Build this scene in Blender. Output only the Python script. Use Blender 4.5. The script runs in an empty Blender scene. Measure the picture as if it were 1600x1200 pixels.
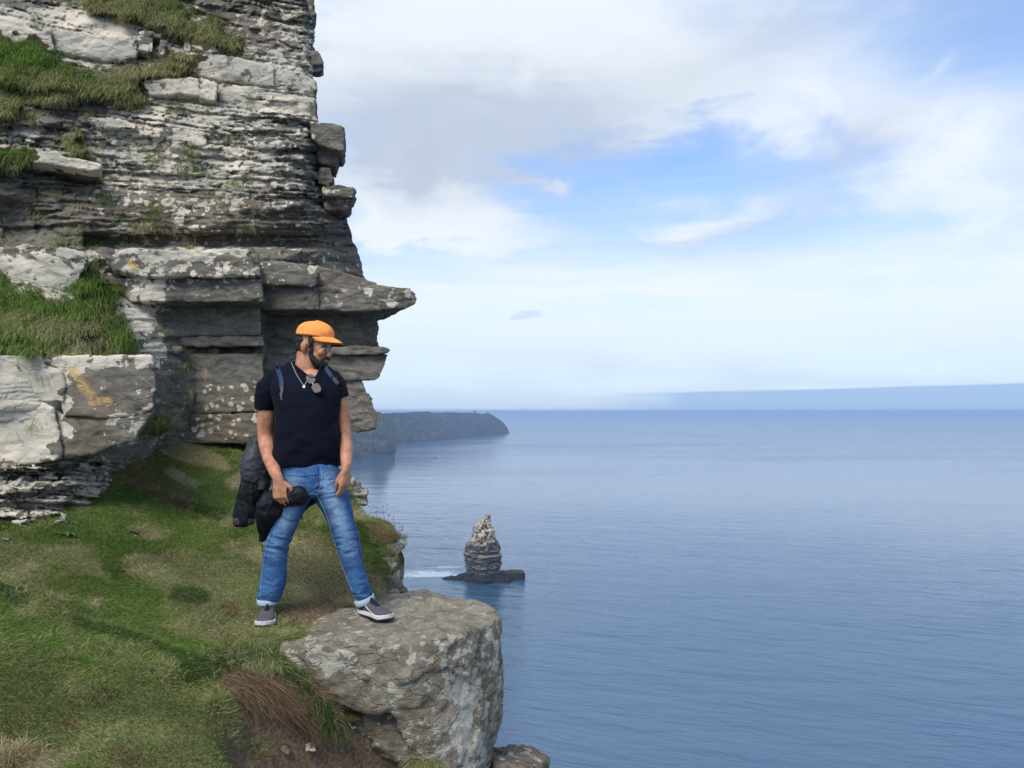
import bpy, bmesh, math, random
import numpy as np
from mathutils import Vector, Matrix, Euler

# ------------------------------------------------------------------ camera, world, sun, exposure
scene = bpy.context.scene
F = 1200.0; HX, HY = 800.0, 642.0          # focal length and horizon in pixels of the 1600 px photograph
cam_d = bpy.data.cameras.new('camera'); cam = bpy.data.objects.new('camera', cam_d)
scene.collection.objects.link(cam); scene.camera = cam
cam_d.lens = 36.0 * F / 1600.0; cam_d.sensor_width = 36.0; cam_d.shift_y = 42.0 / 1600.0
cam_d.clip_start = 0.05; cam_d.clip_end = 400000.0
cam.rotation_euler = (math.radians(90), 0, 0)
SEA = -176.0
SUN_AZ, SUN_EL = math.radians(203), math.radians(50)     # azimuth clockwise from +Y, elevation
world = bpy.data.worlds.new("World"); scene.world = world; world.use_nodes = True
sun_d = bpy.data.lights.new('sun', 'SUN'); sun_d.energy = 2.3; sun_d.angle = math.radians(28); sun_d.color = (1.0, .92, .80)
sun = bpy.data.objects.new('sun', sun_d); scene.collection.objects.link(sun)
sdir = Vector((math.sin(SUN_AZ) * math.cos(SUN_EL), math.cos(SUN_AZ) * math.cos(SUN_EL), math.sin(SUN_EL)))
sun.rotation_euler = sdir.to_track_quat('Z', 'Y').to_euler()
scene.view_settings.view_transform = 'Standard'; scene.view_settings.look = 'None'
scene.view_settings.exposure = 0.66; scene.view_settings.gamma = 1.0; scene.view_settings.use_curve_mapping = False
scene.render.engine = 'CYCLES'
scene.cycles.use_denoising = True; scene.cycles.max_bounces = 6; scene.cycles.volume_bounces = 0
scene.cycles.transparent_max_bounces = 8
scene.cycles.use_adaptive_sampling = True; scene.cycles.adaptive_threshold = 0.02

# ------------------------------------------------------------------ node helpers
class E:
    """a value in a node tree that can be used in plain arithmetic"""
    def __init__(s, nt, sock): s.nt = nt; s.s = sock
    def _m(s, op, *o, clamp=False):
        n = s.nt.nodes.new('ShaderNodeMath'); n.operation = op; n.use_clamp = clamp
        for i, v in enumerate((s,) + o):
            if isinstance(v, E): s.nt.links.new(v.s, n.inputs[i])
            else: n.inputs[i].default_value = float(v)
        return E(s.nt, n.outputs[0])
    def __add__(s, o): return s._m('ADD', o)
    __radd__ = __add__
    def __sub__(s, o): return s._m('SUBTRACT', o)
    def __rsub__(s, o): return (s * -1.0) + o
    def __mul__(s, o): return s._m('MULTIPLY', o)
    __rmul__ = __mul__
    def __truediv__(s, o): return s._m('DIVIDE', o)
    def sin(s): return s._m('SINE')
    def exp(s): return s._m('EXPONENT')
    def sqrt(s): return s._m('SQRT')
    def pow(s, p): return s._m('POWER', p)
    def max(s, o): return s._m('MAXIMUM', o)
    def min(s, o): return s._m('MINIMUM', o)
    def clamp(s): return s._m('ADD', 0.0, clamp=True)
    def ss(s, a, b):
        n = s.nt.nodes.new('ShaderNodeMapRange'); n.interpolation_type = 'SMOOTHSTEP'
        s.nt.links.new(s.s, n.inputs[0])
        for i, v in ((1, a), (2, b)):
            if isinstance(v, E): s.nt.links.new(v.s, n.inputs[i])
            else: n.inputs[i].default_value = v
        return E(s.nt, n.outputs[0])
class NT:
    def __init__(s, nt): s.nt = nt; s.n = nt.nodes; s.l = nt.links
    def pos(s):
        g = s.n.new('ShaderNodeNewGeometry'); return g.outputs['Position']
    def sep(s, vec):
        x = s.n.new('ShaderNodeSeparateXYZ'); s.l.new(vec, x.inputs[0]); return [E(s.nt, o) for o in x.outputs]
    def comb(s, *v):
        c = s.n.new('ShaderNodeCombineXYZ')
        for i, a in enumerate(v):
            if isinstance(a, E): s.l.new(a.s, c.inputs[i])
            else: c.inputs[i].default_value = float(a)
        return c.outputs[0]
    def vscale(s, vec, sc, off=(0, 0, 0)):
        m = s.n.new('ShaderNodeMapping'); m.vector_type = 'POINT'; s.l.new(vec, m.inputs[0])
        m.inputs['Scale'].default_value = sc; m.inputs['Location'].default_value = off; return m.outputs[0]
    def noise(s, vec, scale, detail=4, rough=.55, dist=0.0, col=False):
        n = s.n.new('ShaderNodeTexNoise'); s.l.new(vec, n.inputs['Vector'])
        n.inputs['Scale'].default_value = scale; n.inputs['Detail'].default_value = detail
        n.inputs['Roughness'].default_value = rough; n.inputs['Distortion'].default_value = dist
        return n.outputs['Color'] if col else E(s.nt, n.outputs[0])
    def voro(s, vec, scale, feature='F1'):
        n = s.n.new('ShaderNodeTexVoronoi'); n.feature = feature; s.l.new(vec, n.inputs['Vector']); n.inputs['Scale'].default_value = scale
        return n
    def attr(s, name, out='Fac'):
        a = s.n.new('ShaderNodeAttribute'); a.attribute_name = name
        return E(s.nt, a.outputs['Fac']) if out == 'Fac' else a.outputs[out]
    def mix(s, f, a, b, mode='MIX'):
        m = s.n.new('ShaderNodeMix'); m.data_type = 'RGBA'; m.blend_type = mode; m.clamp_factor = True
        if isinstance(f, E): s.l.new(f.s, m.inputs[0])
        else: m.inputs[0].default_value = f
        for i, v in ((6, a), (7, b)):
            if isinstance(v, (tuple, list)): m.inputs[i].default_value = (*v[:3], 1)
            else: s.l.new(v, m.inputs[i])
        return m.outputs[2]
    def bump(s, h, strength=1.0, dist=.01, normal=None):
        b = s.n.new('ShaderNodeBump'); b.inputs['Strength'].default_value = strength; b.inputs['Distance'].default_value = dist
        s.l.new(h.s, b.inputs['Height'])
        if normal: s.l.new(normal, b.inputs['Normal'])
        return b.outputs[0]
def material(name, base=(.5, .5, .5), rough=.8, spec=.3, metal=0.0):
    m = bpy.data.materials.new(name); m.use_nodes = True
    b = m.node_tree.nodes['Principled BSDF']
    b.inputs['Base Color'].default_value = (*base, 1); b.inputs['Roughness'].default_value = rough
    b.inputs['Specular IOR Level'].default_value = spec; b.inputs['Metallic'].default_value = metal
    return m, NT(m.node_tree), b

# ------------------------------------------------------------------ sky: physical sky with clouds by direction
w = NT(world.node_tree)
for n in list(w.n): w.n.remove(n)
wout = w.n.new('ShaderNodeOutputWorld')
sky = w.n.new('ShaderNodeTexSky'); sky.sky_type = 'NISHITA'; sky.sun_disc = False
sky.sun_elevation = SUN_EL; sky.sun_rotation = SUN_AZ; sky.altitude = 176; sky.air_density = 1.0; sky.dust_density = .6; sky.ozone_density = 1.6
bg1 = w.n.new('ShaderNodeBackground'); bg1.inputs[1].default_value = .125
w.l.new(w.mix(1.0, sky.outputs[0], (.92, 1.0, 1.16), 'MULTIPLY'), bg1.inputs[0])
tc = w.n.new('ShaderNodeTexCoord')
dx, dy, dz = w.sep(tc.outputs['Generated'])
hor = (dx * dx + dy * dy).sqrt().max(.001)
az = dx._m('ARCTAN2', dy)                        # 0 straight ahead, positive to the right
el = dz / hor
def az_(px): return math.atan((px - HX) / F)
def el_(px, py): return (HY - py) / F * math.cos(az_(px))
flat = w.comb(dx / (dz.max(0) + .12), dy / (dz.max(0) + .12), 0.0)      # cloud sheet seen in perspective
sph = w.comb(az * 1.0, el * 1.9, 0.0)
wn1 = w.noise(sph, 3.2, 7, .58, .25); wn2 = w.noise(w.vscale(sph, (1, 1, 1), (7.3, 2.1, 0)), 8.0, 6, .6, .4)
streak = w.noise(w.vscale(sph, (1.0, 5.5, 1), (3.1, 1.7, 0)), 3.0, 6, .6, .3)
fl = w.noise(flat, .9, 6, .6, .3)
azw = az + (wn1 - .5) * .26 + (wn2 - .5) * .12; elw = el + (wn2 - .5) * .13 + (streak - .5) * .06
def blob(px, py, rx, ry, tilt=0.0, soft=True, warp=1.0):
    a0, e0 = az_(px), el_(px, py); c, s_ = math.cos(tilt), math.sin(tilt)
    A = (azw if warp else az) - a0; B = (elw if warp else el) - e0
    u = (A * c + B * s_) * (F / rx); v = (B * c - A * s_) * (F / ry)
    return ((u * u + v * v) * -1.0).exp()
# white cloud amount
cl = blob(700, 130, 330, 210) * 1.05 + blob(860, 20, 330, 110) * .7 + blob(590, 330, 190, 70) * .9 + blob(700, 355, 110, 38) * .55 \
   + blob(1110, 345, 120, 32, .12) * .72 + blob(1250, 130, 230, 120) * .52 + blob(1480, 190, 200, 70, .25) * .62 \
   + blob(1530, 340, 280, 100) * .60 + blob(1010, 150, 180, 70) * .55
wisp = blob(900, 292, 130, 16, -.16, warp=0) * wn2.ss(.42, .66) * .75 + blob(1475, 100, 22, 8, .8, warp=0) * wn2 * .35
veil = el.ss(el_(800, 330), el_(800, 440)) * -1.0 + 1.0
veil = 1.0 - el.ss(el_(800, 470), el_(800, 300))
lowv = el.ss(.34, .15) * (streak * .55 + wn2 * .25 + .52)
out = az._m('ABSOLUTE').ss(.62, 1.1).max(el.ss(.56, .95))           # beyond the picture: broken cloud all round
cover = cl * (wn1 * .55 + .48) + (wn1 - .5) * .9 * el.ss(.1, .2) + (wn2 - .5) * 1.0 * el.ss(.08, .2) + wisp + el.ss(.06, .2) * .40 - blob(1000, 262, 190, 50) * .50 - blob(1560, 60, 120, 90) * .25 - blob(840, 300, 90, 30, -.1) * .35
cover = cover * (1.0 - out) + out * ((fl - .5) * 3.0 + .55)
veilc = (lowv * .93).max(streak.ss(.40, .72) * .42 * el.ss(.02, .10))
cov = (cover.ss(-.15, 1.25) * .96).max(veilc).clamp()
grey = (blob(740, 205, 270, 100) * 1.45 + blob(1180, 70, 150, 60, .2) * .5 + blob(1290, 260, 130, 42, .5) * .8 + blob(1100, 368, 130, 20, .1) * .5 + blob(640, 265, 120, 50) * .4
        + out * fl.ss(.5, .75) * .6).clamp() * (wn2 * .7 + .6)
ccol = w.mix(cov.ss(.45, .98), (.55, .69, .92), (.84, .89, .95))
ccol = w.mix(grey * .9, ccol, (.48, .55, .67))
ccol = w.mix(el.ss(.16, .04) * .8, ccol, (.60, .70, .84)); ccol = w.mix(el.ss(.085, .0) * .8, ccol, (.46, .61, .84))
# little grey-blue cloud and the long low bank on the right
rag = w.noise(sph, 34.0, 5, .65, .5)
spot = ((blob(828, 491, 22, 7, warp=0) * 1.2 + blob(806, 497, 14, 4, warp=0) * .8 + blob(700, 440, 60, 8, warp=0) * .5 + blob(790, 410, 50, 9, warp=0) * .5) * (rag * 2.2 - .1)).ss(.2, 1.0)
ccol = w.mix(spot * .45, ccol, (.42, .53, .72))
btop = el_(950, 615) + (az - az_(950)) * ((el_(1600, 598) - el_(950, 615)) / (az_(1600) - az_(950))) + (streak - .5) * .004
bank = (el - btop).ss(.0015, -.0015) * az.ss(az_(880), az_(1080))
bank = bank * az.ss(1.6, .9)
ccol = w.mix(bank * .95, ccol, (.34, .50, .77))
cov2 = cov.max(bank * .97)
bg2 = w.n.new('ShaderNodeBackground'); w.l.new(ccol, bg2.inputs[0]); bg2.inputs[1].default_value = .69
mx = w.n.new('ShaderNodeMixShader'); w.l.new(cov2.s, mx.inputs[0]); w.l.new(bg1.outputs[0], mx.inputs[1]); w.l.new(bg2.outputs[0], mx.inputs[2])
w.l.new(mx.outputs[0], wout.inputs[0])

# ------------------------------------------------------------------ numpy helpers
rng = np.random.default_rng(7)
def _hash(ix, iy, iz, seed):
    h = (ix.astype(np.int64) * 374761393 + iy.astype(np.int64) * 668265263 + iz.astype(np.int64) * 2147483647 + seed * 1274126177) & 0xFFFFFFFF
    h = ((h ^ (h >> 13)) * 1274126177) & 0xFFFFFFFF
    h = ((h ^ (h >> 16)) * 2246822519) & 0xFFFFFFFF
    return ((h ^ (h >> 15)) & 0xFFFFFF) / float(0xFFFFFF)
def vnoise(p, seed=0):
    i = np.floor(p).astype(np.int64); f = p - i; f = f * f * (3 - 2 * f); r = 0
    for a in (0, 1):
        for b in (0, 1):
            for c in (0, 1):
                wgt = (f[:, 0] if a else 1 - f[:, 0]) * (f[:, 1] if b else 1 - f[:, 1]) * (f[:, 2] if c else 1 - f[:, 2])
                r = r + wgt * _hash(i[:, 0] + a, i[:, 1] + b, i[:, 2] + c, seed)
    return r * 2 - 1
def fbm(p, oct=5, seed=0, gain=.5):
    p = np.asarray(p, float); r = np.zeros(len(p)); a = 1; t = 0
    for o in range(oct):
        r += a * vnoise(p * (2 ** o) + o * 17.3, seed + o); t += a; a *= gain
    return r / t
def facets(p, seed=0, tilt=1.0, flat=False):
    """angular chips: nearest jittered cell gives an offset and a tilted plane"""
    p = np.asarray(p, float); i = np.floor(p).astype(np.int64); best = np.full(len(p), 1e9); out_ = np.zeros(len(p))
    for a in (-1, 0, 1):
        for b in (-1, 0, 1):
            for c in ((0,) if flat else (-1, 0, 1)):
                j = i + np.array([a, b, c]); x_, y_, z_ = j.T
                h1, h2, h3 = _hash(x_, y_, z_, seed), _hash(x_, y_, z_, seed + 1), _hash(x_, y_, z_, seed + 2)
                d = p - (j + np.stack([h1, h2, h3 * (not flat)], -1)); dd = (d ** 2).sum(1); m = dd < best; best = np.where(m, dd, best)
                v = (_hash(x_, y_, z_, seed + 3) * 2 - 1) + tilt * ((h2 * 2 - 1) * d[:, 0] + (h3 * 2 - 1) * d[:, 1] + (h1 * 2 - 1) * d[:, 2]); out_ = np.where(m, v, out_)
    return out_
def sstep(x, a, b):
    t = np.clip((x - a) / (b - a), 0, 1); return t * t * (3 - 2 * t)
def P(px, py, D):
    return np.stack([(np.asarray(px) - HX) / F * D, np.asarray(D) + 0 * np.asarray(px), (HY - np.asarray(py)) / F * D], -1)
def proj(V):
    return V[:, 0] / V[:, 1] * F + HX, HY - V[:, 2] / V[:, 1] * F
def tps_fit(pts, vals, reg=1e-3):
    pts = np.asarray(pts, float); n = len(pts)
    d = np.linalg.norm(pts[:, None] - pts[None], axis=2)
    K = d ** 2 * np.log(d + 1e-9); K[np.arange(n), np.arange(n)] = reg
    Pm = np.c_[np.ones(n), pts]; A = np.zeros((n + 3, n + 3)); A[:n, :n] = K; A[:n, n:] = Pm; A[n:, :n] = Pm.T
    wv = np.linalg.solve(A, np.r_[np.asarray(vals, float), 0, 0, 0])
    def f(x, y):
        x = np.asarray(x, float); sh = x.shape; q = np.c_[x.ravel(), np.asarray(y, float).ravel()]; r = np.zeros(len(q))
        for s0 in range(0, len(q), 60000):
            qq = q[s0:s0 + 60000]; dd = np.linalg.norm(qq[:, None] - pts[None], axis=2)
            r[s0:s0 + 60000] = (dd ** 2 * np.log(dd + 1e-9)) @ wv[:n] + wv[n] + qq @ wv[n + 1:]
        return r.reshape(sh)
    return f
def segmask(px, py, segs):
    m = np.zeros_like(px, dtype=float)
    for (ax, ay, bx, by, r) in segs:
        dx_, dy_ = bx - ax, by - ay; t = np.clip(((px - ax) * dx_ + (py - ay) * dy_) / (dx_ ** 2 + dy_ ** 2 + 1e-9), 0, 1)
        d = np.hypot(px - ax - t * dx_, py - ay - t * dy_); m = np.maximum(m, 1 - d / r)
    return np.clip(m, 0, 1)
def boxmask(px, py, x0, y0, x1, y1, soft=12):
    return sstep(px, x0 - soft, x0 + soft) * (1 - sstep(px, x1 - soft, x1 + soft)) * sstep(py, y0 - soft, y0 + soft) * (1 - sstep(py, y1 - soft, y1 + soft))

# ------------------------------------------------------------------ object helpers
def tag(o, label=None, cat=None, group=None, kind=None):
    if label: o['label'] = label
    if cat: o['category'] = cat
    if group: o['group'] = group
    if kind: o['kind'] = kind
    return o
def thing(name, loc, label, cat, group=None):
    o = bpy.data.objects.new(name, None); scene.collection.objects.link(o); o.location = loc; o.empty_display_size = .1
    return tag(o, label, cat, group)
def wloc(o):
    v = np.zeros(3)
    while o is not None: v += np.array(o.location); o = o.parent
    return v
def mesh_obj(name, V, Fc, mat, parent=None, attrs=None, smooth=True, cols=None):
    V = np.asarray(V, float)
    if parent is not None: V = V - wloc(parent)
    me = bpy.data.meshes.new(name)
    if isinstance(Fc, np.ndarray):
        k = Fc.shape[1]; nf = len(Fc)
        me.vertices.add(len(V)); me.vertices.foreach_set('co', V.astype(np.float32).ravel())
        me.loops.add(nf * k); me.loops.foreach_set('vertex_index', Fc.astype(np.int32).ravel())
        me.polygons.add(nf); me.polygons.foreach_set('loop_start', np.arange(0, nf * k, k, dtype=np.int32))
        me.polygons.foreach_set('loop_total', np.full(nf, k, dtype=np.int32)); me.update(calc_edges=True)
    else:
        me.from_pydata([tuple(v) for v in V], [], [tuple(int(i) for i in f) for f in Fc]); me.update()
    me.polygons.foreach_set('use_smooth', np.full(len(me.polygons), smooth, dtype=bool))
    for k_, a in (attrs or {}).items():
        at = me.attributes.new(k_, 'FLOAT', 'POINT'); at.data.foreach_set('value', np.asarray(a, np.float32))
    for k_, a in (cols or {}).items():
        at = me.attributes.new(k_, 'FLOAT_COLOR', 'POINT'); a = np.asarray(a, np.float32)
        if a.shape[1] == 3: a = np.c_[a, np.ones(len(a), np.float32)]
        at.data.foreach_set('color', a.ravel())
    if mat: me.materials.append(mat)
    o = bpy.data.objects.new(name, me); scene.collection.objects.link(o)
    if parent is not None: o.parent = parent
    return o
def gridfaces(nr, nc, closed=False):
    r = np.arange(nr - 1)[:, None]; c = np.arange(nc if closed else nc - 1)[None]; c2 = (c + 1) % nc
    return np.stack([r * nc + c, r * nc + c2, (r + 1) * nc + c2, (r + 1) * nc + c], -1).reshape(-1, 4)
def remesh(parts, voxel, smooth=2, sfac=.5):
    """union of closed (V, F) pieces as one skin; returns V and quads"""
    me = bpy.data.meshes.new('tmp'); V = []; Fs = []; off = 0
    for v, f in parts:
        V += [tuple(q) for q in np.asarray(v, float)]; Fs += [tuple(int(i) + off for i in q) for q in f]; off = len(V)
    me.from_pydata(V, [], Fs); me.update()
    o = bpy.data.objects.new('tmp', me); scene.collection.objects.link(o)
    m = o.modifiers.new('r', 'REMESH'); m.mode = 'VOXEL'; m.voxel_size = voxel; m.adaptivity = 0
    if smooth:
        s = o.modifiers.new('s', 'SMOOTH'); s.iterations = smooth; s.factor = sfac
    dg = bpy.context.evaluated_depsgraph_get(); ev = o.evaluated_get(dg); em = ev.to_mesh()
    co = np.zeros(len(em.vertices) * 3, np.float32); em.vertices.foreach_get('co', co); co = co.reshape(-1, 3).astype(float)
    nl = len(em.loops); li = np.zeros(nl, np.int32); em.loops.foreach_get('vertex_index', li)
    lt = np.zeros(len(em.polygons), np.int32); em.polygons.foreach_get('loop_total', lt)
    nr_ = np.zeros(len(em.vertices) * 3, np.float32); em.vertices.foreach_get('normal', nr_); nr_ = nr_.reshape(-1, 3).astype(float)
    if (lt == 4).all(): Fq = li.reshape(-1, 4)
    else:
        Fq = []; k = 0
        for t in lt: Fq.append(tuple(li[k:k + t])); k += t
    ev.to_mesh_clear(); bpy.data.objects.remove(o); bpy.data.meshes.remove(me)
    return co, Fq, nr_
def hull(pts):
    bm = bmesh.new(); vs = [bm.verts.new(tuple(p)) for p in pts]
    r = bmesh.ops.convex_hull(bm, input=vs); 
    bmesh.ops.delete(bm, geom=[g for g in r['geom_interior'] if isinstance(g, bmesh.types.BMVert)], context='VERTS')
    bmesh.ops.recalc_face_normals(bm, faces=bm.faces); bm.verts.index_update()
    V = np.array([v.co[:] for v in bm.verts]); Fs = [tuple(v.index for v in f.verts) for f in bm.faces]; bm.free(); return V, Fs
def prism(front, back):
    n = len(front); V = np.vstack([front, back]); Fs = [tuple(range(n)), tuple(range(2 * n - 1, n - 1, -1))]
    for i in range(n): j = (i + 1) % n; Fs.append((i, i + n, j + n, j))
    return V, Fs
def ellipsoid(c, r, R=None, nu=20, nv=12):
    th = np.linspace(0, math.pi, nv + 1)[1:-1]; ph = np.linspace(0, 2 * math.pi, nu, endpoint=False)
    v = [(0, 0, 1)] + [(math.sin(t) * math.cos(p), math.sin(t) * math.sin(p), math.cos(t)) for t in th for p in ph] + [(0, 0, -1)]
    v = np.array(v) * np.array(r)
    if R is not None: v = v @ np.asarray(R).T
    Fs = [(0, 1 + i, 1 + (i + 1) % nu) for i in range(nu)]
    for k in range(nv - 2):
        a = 1 + k * nu
        Fs += [(a + i, a + nu + i, a + nu + (i + 1) % nu, a + (i + 1) % nu) for i in range(nu)]
    last = len(v) - 1; a = 1 + (nv - 2) * nu
    Fs += [(a + i, last, a + (i + 1) % nu) for i in range(nu)]
    return v + np.array(c), Fs
def loft(secs, n=20, exp=2.0):
    """secs: list of (centre, u axis * half width, v axis * half depth)"""
    V = []; ph = np.linspace(0, 2 * math.pi, n, endpoint=False); c, s_ = np.cos(ph), np.sin(ph)
    c = np.sign(c) * np.abs(c) ** (2 / exp); s_ = np.sign(s_) * np.abs(s_) ** (2 / exp)
    for ce, u, v in secs: V.append(np.array(ce)[None] + c[:, None] * np.array(u)[None] + s_[:, None] * np.array(v)[None])
    m = len(secs); V = np.vstack(V); Fs = [tuple(f) for f in gridfaces(m, n, True)]
    Fs.append(tuple(range(n - 1, -1, -1))); Fs.append(tuple(range((m - 1) * n, m * n)))
    return V, Fs
def tube(path, radii, n=12, ref=(0, 1, 0), flat=1.0, dense=0, exp=2.0):
    path = np.asarray(path, float); radii = np.asarray(radii, float) * np.ones(len(path))
    if dense:
        t = np.linspace(0, len(path) - 1, dense); i = np.arange(len(path)); path, radii = crom(path, t), np.interp(t, i, radii)
    T = np.gradient(path, axis=0); T /= np.linalg.norm(T, axis=1)[:, None] + 1e-12; secs = []; ref = np.array(ref, float)
    for p, t_, r in zip(path, T, radii):
        u = np.cross(t_, ref); u = u / (np.linalg.norm(u) + 1e-9) ; v = np.cross(u, t_)
        secs.append((p, u * r, v * r * flat))
    return loft(secs, n, exp)
def crom(p, t):
    n = len(p); i = np.clip(np.floor(t).astype(int), 0, n - 2); f = (t - i)[:, None]
    g = lambda k: p[np.clip(k, 0, n - 1)]
    a, b, c, d = g(i - 1), g(i), g(i + 1), g(i + 2)
    return .5 * (2 * b + (c - a) * f + (2 * a - 5 * b + 4 * c - d) * f ** 2 + (3 * b - a - 3 * c + d) * f ** 3)
# ------------------------------------------------------------------ haze
R_SEA = 120000.0
bm = bmesh.new(); bmesh.ops.create_cube(bm, size=1.0)
me = bpy.data.meshes.new('haze'); bm.to_mesh(me); bm.free()
haze = bpy.data.objects.new('haze', me); scene.collection.objects.link(haze)
haze.scale = (R_SEA * 2 + 2000, R_SEA * 2 + 2000, 192.0); haze.location = (0, 0, -178.5 + 96.0)
hm = bpy.data.materials.new('haze_air'); hm.use_nodes = True; hn = hm.node_tree
for n in list(hn.nodes):
    if n.type == 'BSDF_PRINCIPLED': hn.nodes.remove(n)
pv = hn.nodes.new('ShaderNodeVolumePrincipled'); pv.inputs['Color'].default_value = (.50, .69, 1.0, 1); pv.inputs['Density'].default_value = 0.9e-4
pv.inputs['Anisotropy'].default_value = 0.0
hn.links.new(pv.outputs[0], hn.nodes['Material Output'].inputs['Volume'])
me.materials.append(hm); tag(haze, kind='stuff')

# ------------------------------------------------------------------ sea
rad = np.r_[0.1, np.geomspace(30, R_SEA, 90)]; th = np.linspace(0, 2 * math.pi, 160, endpoint=False)
V = np.stack([rad[:, None] * np.cos(th), rad[:, None] * np.sin(th), np.full((len(rad), len(th)), SEA)], -1).reshape(-1, 3)
sm, t, b = material('sea_water', (.02, .07, .13), .08, .5)
b.inputs['IOR'].default_value = 2.1
p = t.pos(); X, Y, Z = t.sep(p)
dist = (X * X + Y * Y).sqrt()
def rot(ang, sx, sy):
    c, s_ = math.cos(ang), math.sin(ang)
    return t.comb((X * c + Y * s_) * sx, (Y * c - X * s_) * sy, 0.0)
# crests run to the right and a little towards the camera
n1 = t.noise(rot(-.48, .028, .11), 1.0, 5, .6, .4)
n2 = t.noise(rot(-.36, .12, .50), 1.0, 5, .65, .3)
n3 = t.noise(rot(-.55, .45, 1.2), 1.0, 4, .6)
n4 = t.noise(rot(-.2, .0035, .02), 1.0, 3, .5)
calm = t.noise(rot(.10, .0005, .0021), 1.0, 5, .6, .6)
far = dist.ss(500, 4500)
nB = t.noise(rot(-.44, .011, .045), 1.0, 4, .6, .5); nC = t.noise(rot(-.12, .0028, .012), 1.0, 4, .6, .5)
h = n3 * .26 * (1.0 - dist.ss(450, 900)) + n2 * .55 * (1.0 - dist.ss(500, 1300)) + n1 * 1.5 * (1.0 - dist.ss(900, 2200)) + nB * 3.6 * (1.0 - dist.ss(1800, 4500)) + nC * 8.0 * (1.0 - dist.ss(6000, 16000))
amp = (1.0 - far * .35) * (calm * 1.1 + .35)
bn = t.n.new('ShaderNodeBump'); bn.inputs['Distance'].default_value = 1.0
t.l.new(h.s, bn.inputs['Height']); t.l.new((amp * (.95 - .76 * dist.ss(380, 1700))).s, bn.inputs['Strength']); t.l.new(bn.outputs[0], b.inputs['Normal'])
deep = t.mix(calm.ss(.35, .7), (.018, .066, .128), (.030, .092, .158))
deep = t.mix(n4.ss(.4, .65), deep, (.022, .076, .142))
# foam drifting west of the stack and along the rocks
SX, SY = (757 - HX) / F * 800, 800.0
def foamband(x0, y0, rx, ry, tilt=0):
    c, s_ = math.cos(tilt), math.sin(tilt); A = X - x0; B = Y - y0
    u = (A * c + B * s_) / rx; v = (B * c - A * s_) / ry; return ((u * u + v * v) * -1.0).exp()
def w2(px, py):
    D = -SEA * F / (py - HY); return (px - HX) / F * D, D
fx, fy = w2(672, 895); gx, gy = w2(700, 886); kx, ky = w2(655, 900)
fb = foamband(fx, fy, 42, 16, -.1) * 1.1 + foamband(gx, gy, 22, 7, .1) + foamband(kx, ky, 60, 9, .05) * .9 + foamband(SX, SY - 16, 30, 6) * .35
hx, hy = w2(567, 711.5); fb = fb + foamband(hx, hy, 110, 22, .2) * .9
fn = t.noise(rot(-.15, .10, .30), 1.0, 6, .7, .5)
foam = ((fn - .5) * 2.6 + fb * .75 - .10).ss(.15, .85)
foam = foam * fb.ss(.05, .3)
b.inputs['Roughness'].default_value = .1
t.l.new(t.mix(foam * .75, deep, (.52, .60, .64)), b.inputs['Base Color'])
t.l.new((foam * .5 + .05 + far * .12 + calm.ss(.45, .7) * .10).s, b.inputs['Roughness'])
tag(mesh_obj('sea', V, gridfaces(len(rad), len(th), True), sm), kind='structure')

# ------------------------------------------------------------------ far headlands
fm, t, b = material('far_rock', (.05, .05, .05), .95, .1)
p = t.pos(); g = t.attr('grass')
ns = t.noise(t.vscale(p, (.012, .012, .06)), 1.0, 8, .65); nf = t.noise(t.vscale(p, (.05, .05, .12)), 1.0, 6, .7)
c = t.mix(ns.ss(.35, .7), (.010, .012, .014), (.085, .085, .075)); c = t.mix(nf.ss(.56, .68) * .6, c, (.20, .19, .16))
c = t.mix((g + (nf - .5) * .9).ss(.4, .62), c, t.mix(ns.ss(.4, .6), (.028, .050, .015), (.048, .060, .024)))
t.l.new(c, b.inputs['Base Color'])
def headland(name, us, ytop, ywat, back, seed, gfun, amp):
    us = np.asarray(us, float); nv = 44; vv = np.linspace(0, 1, nv)
    Dw = -SEA * F / (ywat - HY); top_y = ytop
    rows = []; gr = []
    for v in vv:
        D = Dw + v ** 1.4 * back(us) ; z = SEA - .5 + v * ((HY - top_y) / F * (Dw + back(us)) - SEA + .5)
        X_ = (us - HX) / F * D
        q = np.stack([X_ / 60, np.full_like(X_, seed), z / 160], -1)
        dd = fbm(q, 4, seed) * 60 * amp + fbm(np.stack([X_ / 300, D * 0, D * 0 + seed], -1), 3, seed + 5) * 130 * amp + np.abs(fbm(np.stack([X_ / 18, z / 30, D * 0], -1), 3, seed + 9)) * 14
        D2 = D + dd * (1 - .8 * v) * (1 if v < 1 else .1)
        rows.append(np.stack([X_, D2, z], -1)); gr.append(gfun(us, v) + 0 * us)
    top = rows[-1]
    for k, dback in enumerate((40, 200, 900, 1500)):
        q = top.copy(); q[:, 1] += dback; q[:, 0] = top[:, 0] - dback * .35 * (1 + 0 * us); q[:, 2] = top[:, 2] * (1 - (dback > 1000)) + (SEA - 1) * (dback > 1000) - dback * .02 * (dback < 1000)
        rows.append(q); gr.append(np.ones(len(us)))
    V = np.vstack(rows); return mesh_obj(name, V, gridfaces(len(rows), len(us)), fm, attrs={'grass': np.concatenate(gr)})
us = np.arange(560, 796.5, 1.0)
yt = np.interp(us, [560, 600, 618, 640, 648, 650, 672, 675, 700, 720, 727, 731, 745, 752, 756, 760, 765, 772, 780, 787, 793, 796], [646, 646, 645, 644.6, 643.6, 643.2, 643.2, 645, 644.2, 644.4, 645.4, 644.6, 645, 647, 647.5, 646, 646.2, 650, 655, 661, 669, 676])
yt += fbm(np.stack([us / 5, us * 0, us * 0], -1), 3, 3) * .6
yw = np.interp(us, [560, 618, 680, 740, 796], [705, 694.5, 688.5, 682.5, 676.5])
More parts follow.
